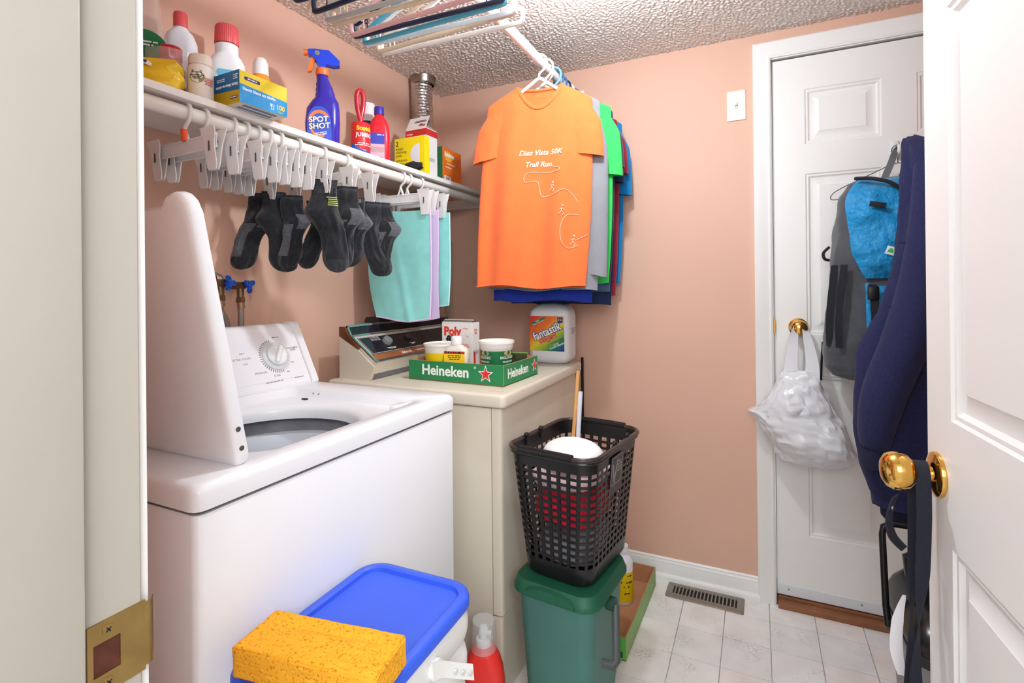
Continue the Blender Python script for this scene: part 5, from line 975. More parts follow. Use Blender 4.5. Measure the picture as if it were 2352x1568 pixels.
# ---- shirts
def cloth_mat(name, c, var=0.04): return mat(name, c, 0.85, spec=0.2, sheen=0.25, var=var, vscale=25, bump=0.15, bscale=700)
def shirt(label, y, rz, m, hw=0.215, ln=0.83, sleeve='short', seed=0.0, dx=0.0, th=0.020, inner=None, drop=0.0, hz='white', sl_len=0.20, name='t_shirt', hlab='', skew=0.0):
    t = thing(name, label, 'shirt', (RX0+dx, y, RZ0), rz, 'shirts on the ceiling rod')
    def HW(z):
        if z > -0.150: k = min(max((-0.090-z)/0.06, 0), 1); return 0.082 + (hw-0.010-0.082)*k**0.85
        k = (-0.150-z)/(ln-0.150); return hw - 0.010 + 0.012*math.sin(PI*k*0.9) + 0.006*k
    def HT(z): k = min(max((-0.10-z)/0.25, 0), 1); return 0.009 + (th-0.009)*k
    def fold(x, z):
        k = min(max((-0.16-z)/0.5, 0), 1); return (0.002+(0.0065 if seed != 0.7 else 0.0105)*k)*(math.sin(34*x+seed*3+2*z) + 0.6*math.sin(63*x+seed*5-3*z))
    def yf(x, z):
        q = max(0.0, 1-(min(abs(x)/HW(z), 1))**4); return -HT(z)*math.sqrt(q) + fold(x, z)*min(1, q*1.5)
    nz_ = 44; half = 26; rings = []
    zs = [-0.090 - 0.065*(i/10)**1.2 for i in range(11)] + [-0.155-(ln-0.155)*i/(nz_-10) for i in range(1, nz_-9)]
    def sk(z): return skew*max(0, -z-0.12)/ln
    for z in zs:
        ring = []
        for i in range(half): # front, right to left
            th_ = PI*i/half; x = HW(z)*math.cos(th_)
            dip = 0.0
            if z > -0.20: dip = 0.080*max(0, 1-(abs(x)/0.083)**2)*max(0, 1-(-0.090-z)/0.11)
            zz = z - dip - (0.006*math.sin(2.2*x*10+seed) if z < -ln+0.02 else 0) - drop*x*min(1, (-z)/0.5)
            ring.append((x+sk(zz), yf(x, z), zz))
        for i in range(half):
            th_ = PI + PI*i/half; x = HW(z)*math.cos(th_); q = max(0.0, 1-(abs(x)/HW(z))**4)
            zz = z - (0.012*max(0, 1-(abs(x)/0.083)**2) if z > -0.12 else 0) - drop*x*min(1, (-z)/0.5)
            ring.append((x+sk(zz), HT(z)*math.sqrt(q) + 0.7*fold(x+0.05, z)*min(1, q*1.5), zz))
        rings.append(ring)
    b = B(); b.loft(rings, cap=False); b.done('torso', m, t, ang=80, norm=False)
    top = [Vector(v) for v in rings[0]]
    b = B(); b.tube(top, 0.0055, 8, closed=True, flat=1.5); b.done('collar', m, t, ang=80)
    hem = [Vector(v) for v in rings[-1]]
    b = B(); b.tube([v*1.0 for v in hem], 0.0022, 6, closed=True); b.done('hem', m, t)
    for sx in (-1, 1):
        if sleeve == 'none': continue
        L = sl_len if sleeve == 'short' else ln-0.20
        b = B(); rr_ = []; nS = 14
        for i in range(nS+1):
            k = i/nS
            cx = sx*(hw-0.040+0.012*k+0.012*math.sin(k*PI/2)); cz = -0.150 - 0.03 - (L-0.03)*k
            wv = (0.058 - 0.002*k) if sleeve == 'short' else (0.060-0.012*k)
            tt = 0.014 + 0.007*k if sleeve == 'short' else 0.024-0.004*k
            sl = 0.40*(1-k*0.55)
            g = min(1, k/0.22); wv *= 0.45+0.55*math.sqrt(g); tt *= 0.5+0.5*g; cx -= sx*0.018*(1-g); cz += 0.030*(1-g)
            rr_.append([(cx + sk(cz) + wv*math.cos(a), tt*math.sin(a) + 0.004*nz(2*math.cos(a)+seed, k*5, sx), cz - sx*wv*math.cos(a)*sl + 0.004*nz(math.cos(a)*2, seed+sx, k*4)) for a in [2*PI*q/22 for q in range(22)]])
        b.loft(rr_, cap=False); b.done('sleeve', m, t, ang=80)
    if inner:
        b = B(); b.loft([[(x*0.97, y_*0.9, z_-0.002) for x, y_, z_ in rings[k]] for k in (0, 2, 4)], cap=False)
        b.done('neck_facing', inner, t)
    hg = tube_hanger(hlab, hz, y, rz, 'hangers under the shirts', hw-0.046); hg.location.x += dx
    return t, yf, HW
OR = cloth_mat('orange_shirt_jersey', (246, 116, 60)); 
ot, yf, HWf = shirt('bright orange t-shirt with white trail run print, front of the row', -0.455, R(12), OR, 0.202, 0.815, 'short', 0.7, -0.004, 0.022, hz='white', drop=0.02, skew=-0.05, sl_len=0.20, hlab='white tube hanger inside the orange t-shirt')
PRN = mat('pale_shirt_print', (252, 222, 196), 0.7)
def shirt_text(s_, size, x, z, **k):
    o = text(s_, size, MX((x, 0, z), (1, 0, 0), (0, 0, 1)), PRN, ot, 0.0004, shear=0.25, bold=0.0005, **k)
    for v in o.data.vertices: e_ = v.co.y; v.co.y = yf(v.co.x, v.co.z) - 0.0022 + e_; v.co.x += -0.05*max(0, -v.co.z-0.12)/0.815; v.co.z -= 0.02*v.co.x*min(1, -v.co.z/0.5)
def shirt_line(pts, r_=0.0014, nm='printed_line', n=6):
    P = smooth_path([(x, 0, z) for x, z in pts], n); b = B(); b.tube([(v.x-0.05*max(0, -v.z-0.12)/0.815, yf(v.x, v.z)-0.0016, v.z-0.02*v.x*min(1, -v.z/0.5)) for v in P], r_, 6, flat=0.7, up=(0, 1, 0)); return b.done(nm, PRN, ot)
shirt_text('Diez Vista 50K', 0.026, 0.018, -0.336); shirt_text('Trail Run', 0.026, 0.012, -0.378)
shirt_line([(0.055, -0.385), (0.085, -0.392), (0.088, -0.402), (0.05, -0.408), (-0.02, -0.405), (-0.038, -0.422), (-0.03, -0.440), (0.01, -0.438), (0.02, -0.462), (0.03, -0.490), (0.07, -0.488), (0.11, -0.470), (0.14, -0.488), (0.160, -0.515)])
shirt_line([(0.165, -0.560), (0.125, -0.562), (0.106, -0.60), (0.110, -0.650), (0.135, -0.678), (0.17, -0.668)]); shirt_line([(0.165, -0.648), (0.20, -0.630)])
for x, z in ((0.068, -0.462), (0.108, -0.548), (0.152, -0.655)):
    shirt_line([(x, z+0.012), (x-0.002, z+0.002), (x+0.006, z-0.006), (x+0.002, z-0.014)], 0.0016, 'runner_figure', 3); shirt_line([(x-0.002, z+0.002), (x-0.009, z-0.008), (x-0.013, z-0.007)], 0.0014, 'runner_figure', 3); shirt_line([(x-0.009, z+0.006), (x, z+0.010), (x+0.008, z+0.004)], 0.0013, 'runner_figure', 3)
    b = B(); b.sphere((x+0.003-0.05*max(0, -z-0.12)/0.815, yf(x, z)-0.0016, z+0.018), 0.0032, (1, 0.4, 1), 10, 6); b.done('runner_figure', PRN, ot)
SH = [('grey long-sleeved shirt hanging right behind the orange one', -0.405, 8, cloth_mat('grey_jersey', (140, 140, 146)), 0.222, 0.825, 'long', 0.006, 'white', 'long_sleeve_shirt', 'white tube hanger inside the grey long-sleeved shirt'),
      ('royal blue shirt whose hem shows below the orange shirt', -0.365, 9, cloth_mat('royal_jersey', (28, 52, 150)), 0.205, 0.868, 'none', -0.01, 'tan', 't_shirt', 'tan tube hanger inside the royal blue shirt'),
      ('bright green t-shirt with sleeves showing on both sides', -0.325, 8, cloth_mat('green_jersey', (62, 200, 96)), 0.240, 0.80, 'short', 0.008, 'skyblue', 't_shirt', 'sky blue tube hanger inside the green t-shirt'),
      ('charcoal t-shirt between the green and slate shirts', -0.285, 9, cloth_mat('charcoal_jersey', (66, 70, 78)), 0.240, 0.80, 'short', 0.004, 'blue', 't_shirt', 'blue tube hanger inside the charcoal t-shirt'),
      ('slate blue heathered t-shirt in the row of shirts', -0.235, 6, cloth_mat('slate_jersey', (84, 114, 146), 0.12), 0.230, 0.835, 'short', 0.0, 'blue', 't_shirt', 'blue tube hanger inside the slate t-shirt'),
      ('navy shirt with the lowest hem of the row', -0.190, 7, cloth_mat('navy_jersey', (34, 50, 88)), 0.222, 0.885, 'short', 0.0, 'navy', 't_shirt', 'navy tube hanger inside the navy shirt'),
      ('maroon t-shirt towards the back of the row', -0.145, 4, cloth_mat('maroon_jersey', (150, 36, 56)), 0.230, 0.845, 'short', 0.0, 'white', 't_shirt', 'white tube hanger inside the maroon t-shirt'),
      ('cyan blue t-shirt nearest the back wall', -0.085, 1, cloth_mat('cyan_jersey', (20, 124, 188)), 0.232, 0.80, 'short', 0.004, 'blue', 't_shirt', 'blue tube hanger inside the cyan t-shirt')]
for i, (lab, y, a, m, hw, ln, sl, dx, hc, nm, hl) in enumerate(SH):
    shirt(lab, y, R(a), m, hw-0.014, ln, sl, 1.3*i+2.1, dx-0.004, 0.013 if i else 0.016, hz=hc, drop=0.01, skew=-0.03, sl_len=0.21+0.02*(i % 3) + (0.06 if i == 7 else 0), name=nm, hlab=hl)
# ================================================================ green compost bin with the basket on top
GB = mat('grey_green_bin', (66, 118, 108), 0.5, var=0.04, vscale=10); GL = mat('dark_green_lid', (26, 92, 66), 0.5, var=0.05, vscale=12)
t = thing('compost_bin', 'green compost bin standing on the floor under the black basket', 'bin', (0.938, -0.775, 0.0015), R(-6))
b = B(); b.rloft([(0, 0.180, 0.205, 0.03), (0.004, 0.190, 0.215, 0.034), (0.06, 0.196, 0.222, 0.036), (0.36, 0.226, 0.258, 0.04), (0.378, 0.240, 0.272, 0.045), (0.381, 0.240, 0.272, 0.045)], 7); b.done('body', GB, t, ang=50)
b = B(); b.rloft([(0.370, 0.252, 0.284, 0.048), (0.372, 0.256, 0.288, 0.05), (0.382, 0.256, 0.288, 0.05), (0.385, 0.252, 0.284, 0.048), (0.4035, 0.240, 0.272, 0.045), (0.4065, 0.234, 0.266, 0.043), (0.4065, 0.20, 0.22, 0.03)], 7); lid = b.done('lid', GL, t, ang=40)
arc = [(0.085*math.cos(R(a)), -0.128-0.026*math.sin(R(a))*0 , 0) for a in range(0, 181, 15)]
b = B(); b.loft([[(x, -0.140, 0.374), (x, -0.149, 0.376), (x, -0.149, 0.381+0.020*math.sqrt(max(0, 1-(x/0.075)**2))), (x, -0.137, 0.385+0.020*math.sqrt(max(0, 1-(x/0.075)**2)))] for x in [-0.075+0.15*i/16 for i in range(17)]]); b.done('lid_tab', GL, lid, ang=40)
b = B()
for sx in (-1, 1): b.cyl((0.132*sx, 0.0, 0.352), (0.150*sx, 0.0, 0.352), 0.018, 18)
HG = mat('bin_handle_grey', (70, 76, 74), 0.45)
b.bm.free()
for sx in (-1, 1):
    b = B(); b.cyl((0.116*sx, -0.02, 0.345), (0.138*sx, -0.02, 0.345), 0.018, 18); b.done('handle_pivot', mat('pivot_dark_green', (30, 70, 56), 0.5), t)
b = B(); b.tube([(0.138, -0.02, 0.345), (0.148, -0.045, 0.30), (0.160, -0.075, 0.235), (0.152, -0.082, 0.226), (0.125, -0.086, 0.224)], 0.007, 10, flat=1.6); b.done('handle', HG, t)
# ---- basket
bk = thing('laundry_basket', 'black perforated plastic basket stacked on the green bin', 'basket', (0.942, -0.732, 0.4085), R(-8))
BKM = mat('black_basket_plastic', (26, 25, 26), 0.3, spec=0.5); RIM = mat('basket_rim_bronze', (58, 48, 44), 0.25)
def per(w, d, r, n):
    """n points evenly spaced round a rounded rectangle, starting mid-front going right"""
    segs = []; P = rrect(w, d, r, 10); P = [Vector((x, y, 0)) for x, y in P]; P.append(P[0]); Ls = [0]
    for a, c in zip(P, P[1:]): Ls.append(Ls[-1]+(c-a).length)
    out = []
    tot = Ls[-1]
    for k in range(n):
        s_ = (k/n*tot) % tot
        for i in range(len(Ls)-1):
            if Ls[i] <= s_ <= Ls[i+1]:
                f = (s_-Ls[i])/max(Ls[i+1]-Ls[i], 1e-9); out.append(P[i].lerp(P[i+1], f)); break
    return out
NH = 38; us = []
for k in range(NH): us += [k/NH, (k+0.34)/NH]
def per_u(w, d, r, ulist):
    P = [Vector((x, y, 0)) for x, y in rrect(w, d, r, 10)]; P.append(P[0]); Ls = [0]
    for a, c in zip(P, P[1:]): Ls.append(Ls[-1]+(c-a).length)
    out = []
    for u in ulist:
        s_ = u*Ls[-1]
        for i in range(len(Ls)-1):
            if Ls[i] <= s_ <= Ls[i+1]+1e-9: f = (s_-Ls[i])/max(Ls[i+1]-Ls[i], 1e-9); out.append(P[i].lerp(P[i+1], f)); break
    return out
NR = 14; vz = [0.0, 0.012, 0.052]
for r_ in range(NR): z0 = 0.052 + r_*0.0192; vz += [z0+0.0118, z0+0.0192]
vz += [0.352]
rows_o, rows_i = [], []; b = B(); bm = b.bm
for z in vz:
    k = z/0.352; w_ = 0.205+0.055*k - (0.012 if z == 0 else 0); d_ = 0.285+0.075*k - (0.012 if z == 0 else 0)
    rows_o.append([bm.verts.new((p_.x, p_.y, z)) for p_ in per_u(w_, d_, 0.045, us)]); rows_i.append([bm.verts.new((p_.x, p_.y, z+0.002 if z == 0 else z)) for p_ in per_u(w_-0.0056, d_-0.0056, 0.0425, us)])
n = len(us)
def hole(i, j):
    if not (2 <= j < 2+2*NR and (j-2) % 2 == 0 and i % 2 == 1): return False
    # keep a solid plate area for the badge on the right side and the drawn-in bottom corners
    p_ = rows_o[j][i].co
    if p_.x > 0.09 and -0.055 < p_.y < 0.035 and j > 2+2*(NR-6): return False
    return True
for j in range(len(vz)-1):
    for i in range(n):
        i2 = (i+1) % n
        if hole(i, j):
            o4 = [rows_o[j][i], rows_o[j][i2], rows_o[j+1][i2], rows_o[j+1][i]]; i4 = [rows_i[j][i], rows_i[j][i2], rows_i[j+1][i2], rows_i[j+1][i]]
            for q in range(4): bm.faces.new((o4[q], o4[(q+1) % 4], i4[(q+1) % 4], i4[q]))
        else:
            bm.faces.new((rows_o[j][i], rows_o[j][i2], rows_o[j+1][i2], rows_o[j+1][i])); bm.faces.new((rows_i[j][i], rows_i[j+1][i], rows_i[j+1][i2], rows_i[j][i2]))
bm.faces.new(rows_o[0][::-1]); bm.faces.new(rows_i[0])
for i in range(n): bm.faces.new((rows_o[-1][i], rows_o[-1][(i+1) % n], rows_i[-1][(i+1) % n], rows_i[-1][i]))
b.done('lattice_wall', BKM, bk, ang=30, norm=False)
b = B(); b.tube([(x, y, 0.354) for x, y in rrect(0.268, 0.368, 0.052, 8)], 0.0068, 10, closed=True); rim = b.done('rim', RIM, bk)
b = B(); b.tube([(x, y, 0.344) for x, y in rrect(0.264, 0.364, 0.050, 8)], 0.005, 8, closed=True); b.done('rim_bead', BKM, bk)
for sy in (-1, 1):
    b = B(); b.tube([(-0.085, sy*0.184, 0.357), (-0.03, sy*0.1855, 0.358), (0.03, sy*0.1855, 0.358), (0.078, sy*0.184, 0.357)], 0.0098, 12); b.done('handle_grip', BLACKP, bk)
for x, y in ((-0.131, -0.075), (-0.131, 0.01), (0.131, 0.075), (0.131, -0.02)):
    b = B(); b.sphere((x*0.97, y, 0.362), 0.0075, (1, 1.2, 1), 12, 8); b.box((x*0.95, y, 0.345), (0.008, 0.016, 0.022), 0.002); b.done('handle_hinge', BLACKP, bk)
Ml = MX((0.1272, -0.012, 0.288), (0, 1, 0), (0.075/0.352/2*0.8, 0, 1))
pl = decal(0.082, 0.086, Ml, BKM, bk, 'badge_plate', 0.002, 0.002)
b = B()
for a_, c_ in (((-0.037, -0.039), (0.037, -0.0375)), ((-0.037, 0.0375), (0.037, 0.039)), ((-0.037, -0.039), (-0.0358, 0.039)), ((0.0358, -0.039), (0.037, 0.039))): b.prism([(a_[0], a_[1]), (c_[0], a_[1]), (c_[0], c_[1]), (a_[0], c_[1])], 0.0006, Ml, 0.002)
GP = mat('badge_grey_print', (150, 146, 144), 0.5)
b.prism([(-0.030, 0.020), (-0.024, 0.022), (-0.014, -0.020), (0.004, 0.032), (0.008, 0.032), (-0.012, -0.034), (-0.016, -0.034)], 0.0006, Ml, 0.002); b.done('badge_mark', GP, pl)
text('~4,7,6,6', 0.0095, Ml @ Matrix.Translation((0.019, 0.008, 0.0021)), GP, pl, 0.0003)
# ---- laundry in the basket
def lump(name, label, cat, c, s_, m, seed, amp=0.012, fr=22, part='cloth'):
    t = thing(name, label, cat, c, R(-8), 'laundry in the black basket')
    b = B(); b.sphere((0, 0, 0), 1.0, (1, 1, 1), 40, 24)
    for v in b.bm.verts:
        q = v.co.copy(); p_ = Vector([math.copysign(abs(q[i])**0.55, q[i])*s_[i] for i in range(3)])
        k = amp*(nz(p_.x*fr+seed, p_.y*fr, p_.z*fr*1.6) + 0.5*nz(p_.x*fr*2.3, p_.y*fr*2.3+seed, p_.z*fr*2.3)); v.co = p_ + q.normalized()*k
    b.done(part, m, t, ang=60); return t
lump('grey_cloth', 'grey cloth at the bottom of the black basket', 'cloth', (0.940, -0.742, 0.482), (0.078, 0.118, 0.050), cloth_mat('grey_laundry', (150, 152, 158)), 1.0, 0.008, 26)
lump('red_cloth', 'crumpled red cloth glimpsed through the basket holes', 'cloth', (0.940, -0.740, 0.590), (0.088, 0.128, 0.050), cloth_mat('red_laundry', (244, 40, 70)), 5.0, 0.011, 34)
lump('pink_cloth', 'pale pink towel above the red cloth in the basket', 'cloth', (0.942, -0.737, 0.672), (0.098, 0.138, 0.026), cloth_mat('pink_laundry', (232, 200, 204)), 9.0, 0.006, 24)
t = thing('white_cushion', 'round white foam cushion on top of the basket laundry', 'cushion', (0.950, -0.790, 0.704), R(-8), 'laundry in the black basket')
b = B(); b.sphere((0, 0, 0.030), 1.0, (0.088, 0.076, 0.042), 40, 20)
for v in b.bm.verts:
    if v.co.z < 0.018: v.co.z = 0.018 - (0.018-v.co.z)*0.45
b.done('cushion', mat('white_foam', (250, 248, 246), 0.9, bump=0.2, bscale=300), t, ang=80)
t = thing('wooden_dowel', 'thin pale wooden stick poking out of the black basket', 'stick', (0.855, -0.585, 0.418))
b = B(); b.cyl((0, 0, 0), (0.046, 0.0, 0.515), 0.0062, 14); b.done('dowel', mat('pale_wood_stick', (226, 170, 104), 0.5, var=0.08, vscale=40), t)
t = thing('white_tube', 'white plastic tube beside the wooden stick in the basket', 'tube', (0.878, -0.580, 0.418))
b = B(); b.cyl((0, 0, 0), (0.028, 0.0, 0.448), 0.0078, 16); b.done('tube', mat('bluish_white_tube', (232, 236, 246), 0.35), t)
t = thing('black_pole', 'thin black pole standing between the dryer and the back wall', 'pole', (0.742, -0.048, 0.0015))
b = B(); b.cyl((0, 0, 0), (0, 0.006, 0.90), 0.0055, 14); b.done('pole', BLACKP, t); b = B(); b.lathe([(0, 0), (0.009, 0), (0.009, 0.03), (0.006, 0.035), (0, 0.035)], 14); b.done('pole_foot', GREYP, t)
# ---- cardboard tray on the floor and the bottle in it
t = thing('cardboard_tray', 'green printed cardboard tray on the floor by the back wall', 'tray', (0.913, -0.300, 0.0015), R(-1.5))
w, d, h = 0.258, 0.468, 0.074; CG = mat('leaf_green_card', (150, 190, 122), 0.6, var=0.06, vscale=10); CGB = mat('lime_green_card', (92, 186, 70), 0.6)
b = B(); b.box((0, 0, 0.002), (w, d, 0.004)); b.done('base', CARD, t)
for nm, c, s_, om in (('front_wall', (0, -d/2+0.002, h/2), (w, 0.004, h), CGB), ('back_wall', (0, d/2-0.002, h/2), (w, 0.004, h), CG), ('side_wall', (w/2-0.002, 0, h/2), (0.004, d-0.008, h), CG), ('side_wall', (-w/2+0.002, 0, h/2), (0.004, d-0.008, h), CG)):
    b = B(); b.box(c, s_)
    for f in b.bm.faces:
        n_ = f.calc_center_median(); q = (n_.x-c[0], n_.y-c[1])
        f.material_index = 0 if ((s_[1] < 0.01 and q[1]*c[1] > 1e-6) or (s_[0] < 0.01 and q[0]*c[0] > 1e-6)) else 1
    o = b.done(nm, [om, CARD], t, smooth=False, norm=False)
    if nm == 'front_wall': fwl = o
Fn = MX((0, -d/2, 0), (1, 0, 0), (0, 0, 1))
text('RG', 0.026, Fn @ Matrix.Translation((0.085, 0.050, 0)), mat('dark_green_print', (26, 82, 36), 0.6), fwl, 0.0004, bold=0.0008); text('4x', 0.022, Fn @ Matrix.Translation((0.080, 0.018, 0)), mat('dark_green_print', (26, 82, 36)), fwl, 0.0004, bold=0.0008)
b = B(); b.prism(rrect(0.014, 0.020, 0.003, 3), 0.0005, Fn @ Matrix.Translation((0.112, 0.018, 0))); b.done('can_symbol', mat('dark_green_print', (26, 82, 36)), fwl)
t = thing('yellow_label_bottle', 'white bottle with a yellow label standing in the cardboard tray', 'bottle', (0.955, -0.225, 0.006), R(35))
b = B(); b.lathe([(0, 0), (0.034, 0), (0.036, 0.003), (0.036, 0.150), (0.030, 0.168), (0.018, 0.180), (0.016, 0.19), (0, 0.19)], 32); bd = b.done('body', mat('clean_white_plastic', (238, 240, 246)), t); b = B(); b.lathe([(0, 0.188), (0.020, 0.188), (0.019, 0.212), (0, 0.213)], 24); b.done('cap', WHITEP, t)
band(0.036, -2.2, 2.2, 0.012, 0.122, mat('label_yellow', (246, 212, 10)), bd, 'label')
for s_, z in (('~6', 0.11), ('~7', 0.086), ('~4', 0.070), ('~3', 0.045)):
    o = text(s_, 0.012, front(0.036, 0, z), INKB, bd, 0.0003, bold=0.0002); wrap(o, 0.036, off=0.0010)
# ---- red pump bottle in the gap
t = thing('pump_bottle', 'red pump bottle with a clear cap between washer and dryer', 'bottle', (0.738, -0.940, 0.0015), R(20))
RD = mat('vermilion_plastic', (236, 52, 44), 0.35)
b = B(); b.rloft([(0, 0.108, 0.072, 0.024), (0.004, 0.116, 0.080, 0.028), (0.12, 0.116, 0.080, 0.030), (0.165, 0.106, 0.076, 0.032), (0.195, 0.088, 0.070, 0.032), (0.218, 0.064, 0.060, 0.029), (0.226, 0.040, 0.040, 0.019)], 8); b.done('body', RD, t, ang=50)
b = B(); b.lathe([(0, 0.224), (0.021, 0.224), (0.0215, 0.227), (0.021, 0.242), (0.012, 0.244), (0.012, 0.256), (0.0, 0.256)], 28); b.rloft([(0.254, 0.026, 0.022, 0.01), (0.268, 0.026, 0.022, 0.010), (0.276, 0.018, 0.014, 0.006)], 5); b.box((0.012, -0.006, 0.262), (0.022, 0.011, 0.010), 0.003); b.done('pump', WHITEP, t)
b = B(); b.lathe([(0.034, 0.214), (0.0345, 0.214), (0.032, 0.290), (0.030, 0.2935), (0.0, 0.2945), (0.0, 0.2935), (0.029, 0.2925), (0.031, 0.290)], 40, cap=False); b.done('clear_cap', CLEAR, t)
# ---- white pails, blue lid, sponge
PW = mat('pail_white_plastic', (236, 234, 230), 0.4)
def pail(label, z0, full):
    t = thing('storage_pail', label, 'pail', (0.838, -1.528, z0), R(1.5), 'stacked white pails')
    secs = []; n = 40; hh = 0.318
    for i in range(n+1):
        k = i/n; z = hh*k; rb = 0.0
        if k > 0.18: f = ((k-0.18)/0.82*4.0) % 1.0; rb = 0.010*math.sqrt(max(0, math.sin(PI*f)))
        secs.append((z, 0.208+0.014*k+2*rb, 0.306+0.014*k+2*rb, 0.045))
    b = B(); b.rloft(secs, 8, cap=True); b.done('ribbed_body', PW, t, ang=40)
    if full:
        Mh = MX((0.1145, -0.01, 0.215), (0, 1, 0), (0, 0, 1))
        for yy in (-0.155, 0.135):
            pass
        b = B(); b.cyl((0.105, 0.024, 0.284), (0.128, 0.024, 0.284), 0.016, 22); b.done('handle_boss', PW, t)
        hp = B(); hp.loft([[(x, y, z+0.015) for x, y, z in ((c[0]-0.0015, c[1], c[2]), (c[0]+0.0015, c[1], c[2]))] + [(x, y, z-0.015) for x, y, z in ((c[0]+0.0015, c[1]+0.004, c[2]), (c[0]-0.0015, c[1]+0.004, c[2]))] for c in ((0.127, 0.006, 0.291), (0.130, 0.030, 0.281), (0.140, 0.058, 0.262), (0.154, 0.088, 0.243))]); hd_ = hp.done('handle', PW, t)
        for q in (0.35, 0.55, 0.75):
            c = Vector((0.130, 0.030, 0.281)).lerp(Vector((0.160, 0.10, 0.234)), q); b = B(); b.cyl(c, c+Vector((0.0035, -0.0012, 0)), 0.004, 10); b.done('rib_dot', mat('grey_white_plastic', (206, 204, 200), 0.5), hd_)
    return t
pail('lower white ribbed pail mostly below the picture', 0.0015, False)
pl_ = pail('white ribbed pail with a blue lid in front of the washer', 0.3205, True)
BL = mat('blue_lid_plastic', (56, 96, 226), 0.42, var=0.02)
b = B(); rg = []
for ins, z in ((0.003, 0.317), (0.0, 0.319), (0.0, 0.331), (0.002, 0.336), (0.006, 0.339), (0.016, 0.340), (0.020, 0.337), (0.0215, 0.330), (0.024, 0.329), (0.06, 0.329)): rg.append([(x, y, z) for x, y in rrect(0.248-2*ins, 0.346-2*ins, max(0.052-ins, 0.012), 8)])
b.loft(rg); ld = b.done('lid', BL, pl_, ang=40)
b = B(); b.box((0.112, -0.078, 0.3403), (0.020, 0.0012, 0.0008)); b.box((0, -0.078, 0.3294), (0.19, 0.0014, 0.0010)); b.done('hinge_line', mat('pale_blue_line', (170, 190, 240), 0.5), ld)
b = B(); b.tube(smooth_path([(0.1235, -0.075, 0.325), (0.128, -0.083, 0.318), (0.127, -0.092, 0.310), (0.125, -0.086, 0.304)], 5), 0.004, 8); b.done('lid_latch', BL, ld)
sg = thing('big_sponge', 'large orange-yellow sponge lying on the blue pail lid', 'sponge', (0.860, -1.641, 0.6635), R(9.5))
b = B(); bm2 = bmesh.new(); bmesh.ops.create_cube(bm2, size=1)
bmesh.ops.subdivide_edges(bm2, edges=bm2.edges[:], cuts=40, use_grid_fill=True)
for v in bm2.verts:
    q = Vector((v.co.x*0.228, v.co.y*0.090, v.co.z*0.046+0.023)); ed = sum(1 for i, s_ in enumerate((0.114, 0.045, 0.023)) if abs((q.x, q.y, q.z-0.023)[i]) > s_-0.004)
    nrm = Vector((v.co.x if abs(v.co.x) > 0.49 else 0, v.co.y if abs(v.co.y) > 0.49 else 0, v.co.z if abs(v.co.z) > 0.49 else 0))
    if nrm.length: nrm.normalize()
    p1 = nz(q.x*150, q.y*150, q.z*150); p2 = nz(q.x*330+7, q.y*330, q.z*330); pit_ = -0.0045*max(0, p1-0.30)/0.4 - 0.0012*max(0, p2) + 0.0016*nz(q.x*25, q.y*25, q.z*25)
    if q.z > 0.03: pit_ += -0.0022*math.exp(-((q.y-0.018)/0.006)**2)*(1 if q.x < 0.09 else 0)
    v.co = q + nrm*(pit_ - (0.003 if ed >= 2 else 0) - (0.002 if ed == 3 else 0)); v.co.z = max(v.co.z, 0.0004)
b._merge(bm2, Matrix.Identity(4)); SPM = mat('orange_sponge', (238, 164, 42), 0.95, spec=0.1)
nt = SPM.node_tree; tcs = nt.nodes.new('ShaderNodeTexCoord'); vs = nt.nodes.new('ShaderNodeTexNoise'); vs.inputs['Scale'].default_value = 250; vs.inputs['Detail'].default_value = 2; rs = nt.nodes.new('ShaderNodeValToRGB'); rs.color_ramp.elements[0].position = 0.33; rs.color_ramp.elements[1].position = 0.42; rs.color_ramp.elements[0].color = (*hexc(206, 132, 26), 1); rs.color_ramp.elements[1].color = (*hexc(244, 174, 52), 1)
bp = nt.nodes.new('ShaderNodeBump'); bp.inputs['Strength'].default_value = 0.5; bp.inputs['Distance'].default_value = 0.002
nt.links.new(tcs.outputs['Object'], vs.inputs['Vector']); nt.links.new(vs.outputs['Fac'], rs.inputs['Fac']); nt.links.new(rs.outputs['Color'], nt.nodes['Principled BSDF'].inputs['Base Color']); nt.links.new(vs.outputs['Fac'], bp.inputs['Height']); nt.links.new(bp.outputs[0], nt.nodes['Principled BSDF'].inputs['Normal'])
b.done('sponge', SPM, sg, ang=80)
# ================================================================ things on the back door
WB = mat('white_bag_film', (238, 238, 242), 0.22, spec=0.6, alpha=0.90)
bg = wthing('plastic_carrier_bag', 'white plastic carrier bag hanging from the back door knob', 'plastic bag', (1.57, -0.10, 0.565))
secs = [(0.900, 1.515, 1.610, 0.020), (0.87, 1.500, 1.622, 0.034), (0.82, 1.470, 1.645, 0.055), (0.775, 1.440, 1.665, 0.070), (0.745, 1.392, 1.680, 0.070), (0.725, 1.418, 1.692, 0.080), (0.69, 1.440, 1.705, 0.088), (0.655, 1.455, 1.716, 0.085), (0.625, 1.470, 1.728, 0.070), (0.600, 1.485, 1.712, 0.050), (0.580, 1.500, 1.690, 0.030), (0.568, 1.530, 1.650, 0.010)]
b = B(); rings = []
SS = []
for a, c in zip(secs, secs[1:]):
    for k in range(7): f = k/7; SS.append(tuple(a[i]+(c[i]-a[i])*f for i in range(4)))
SS.append(secs[-1])
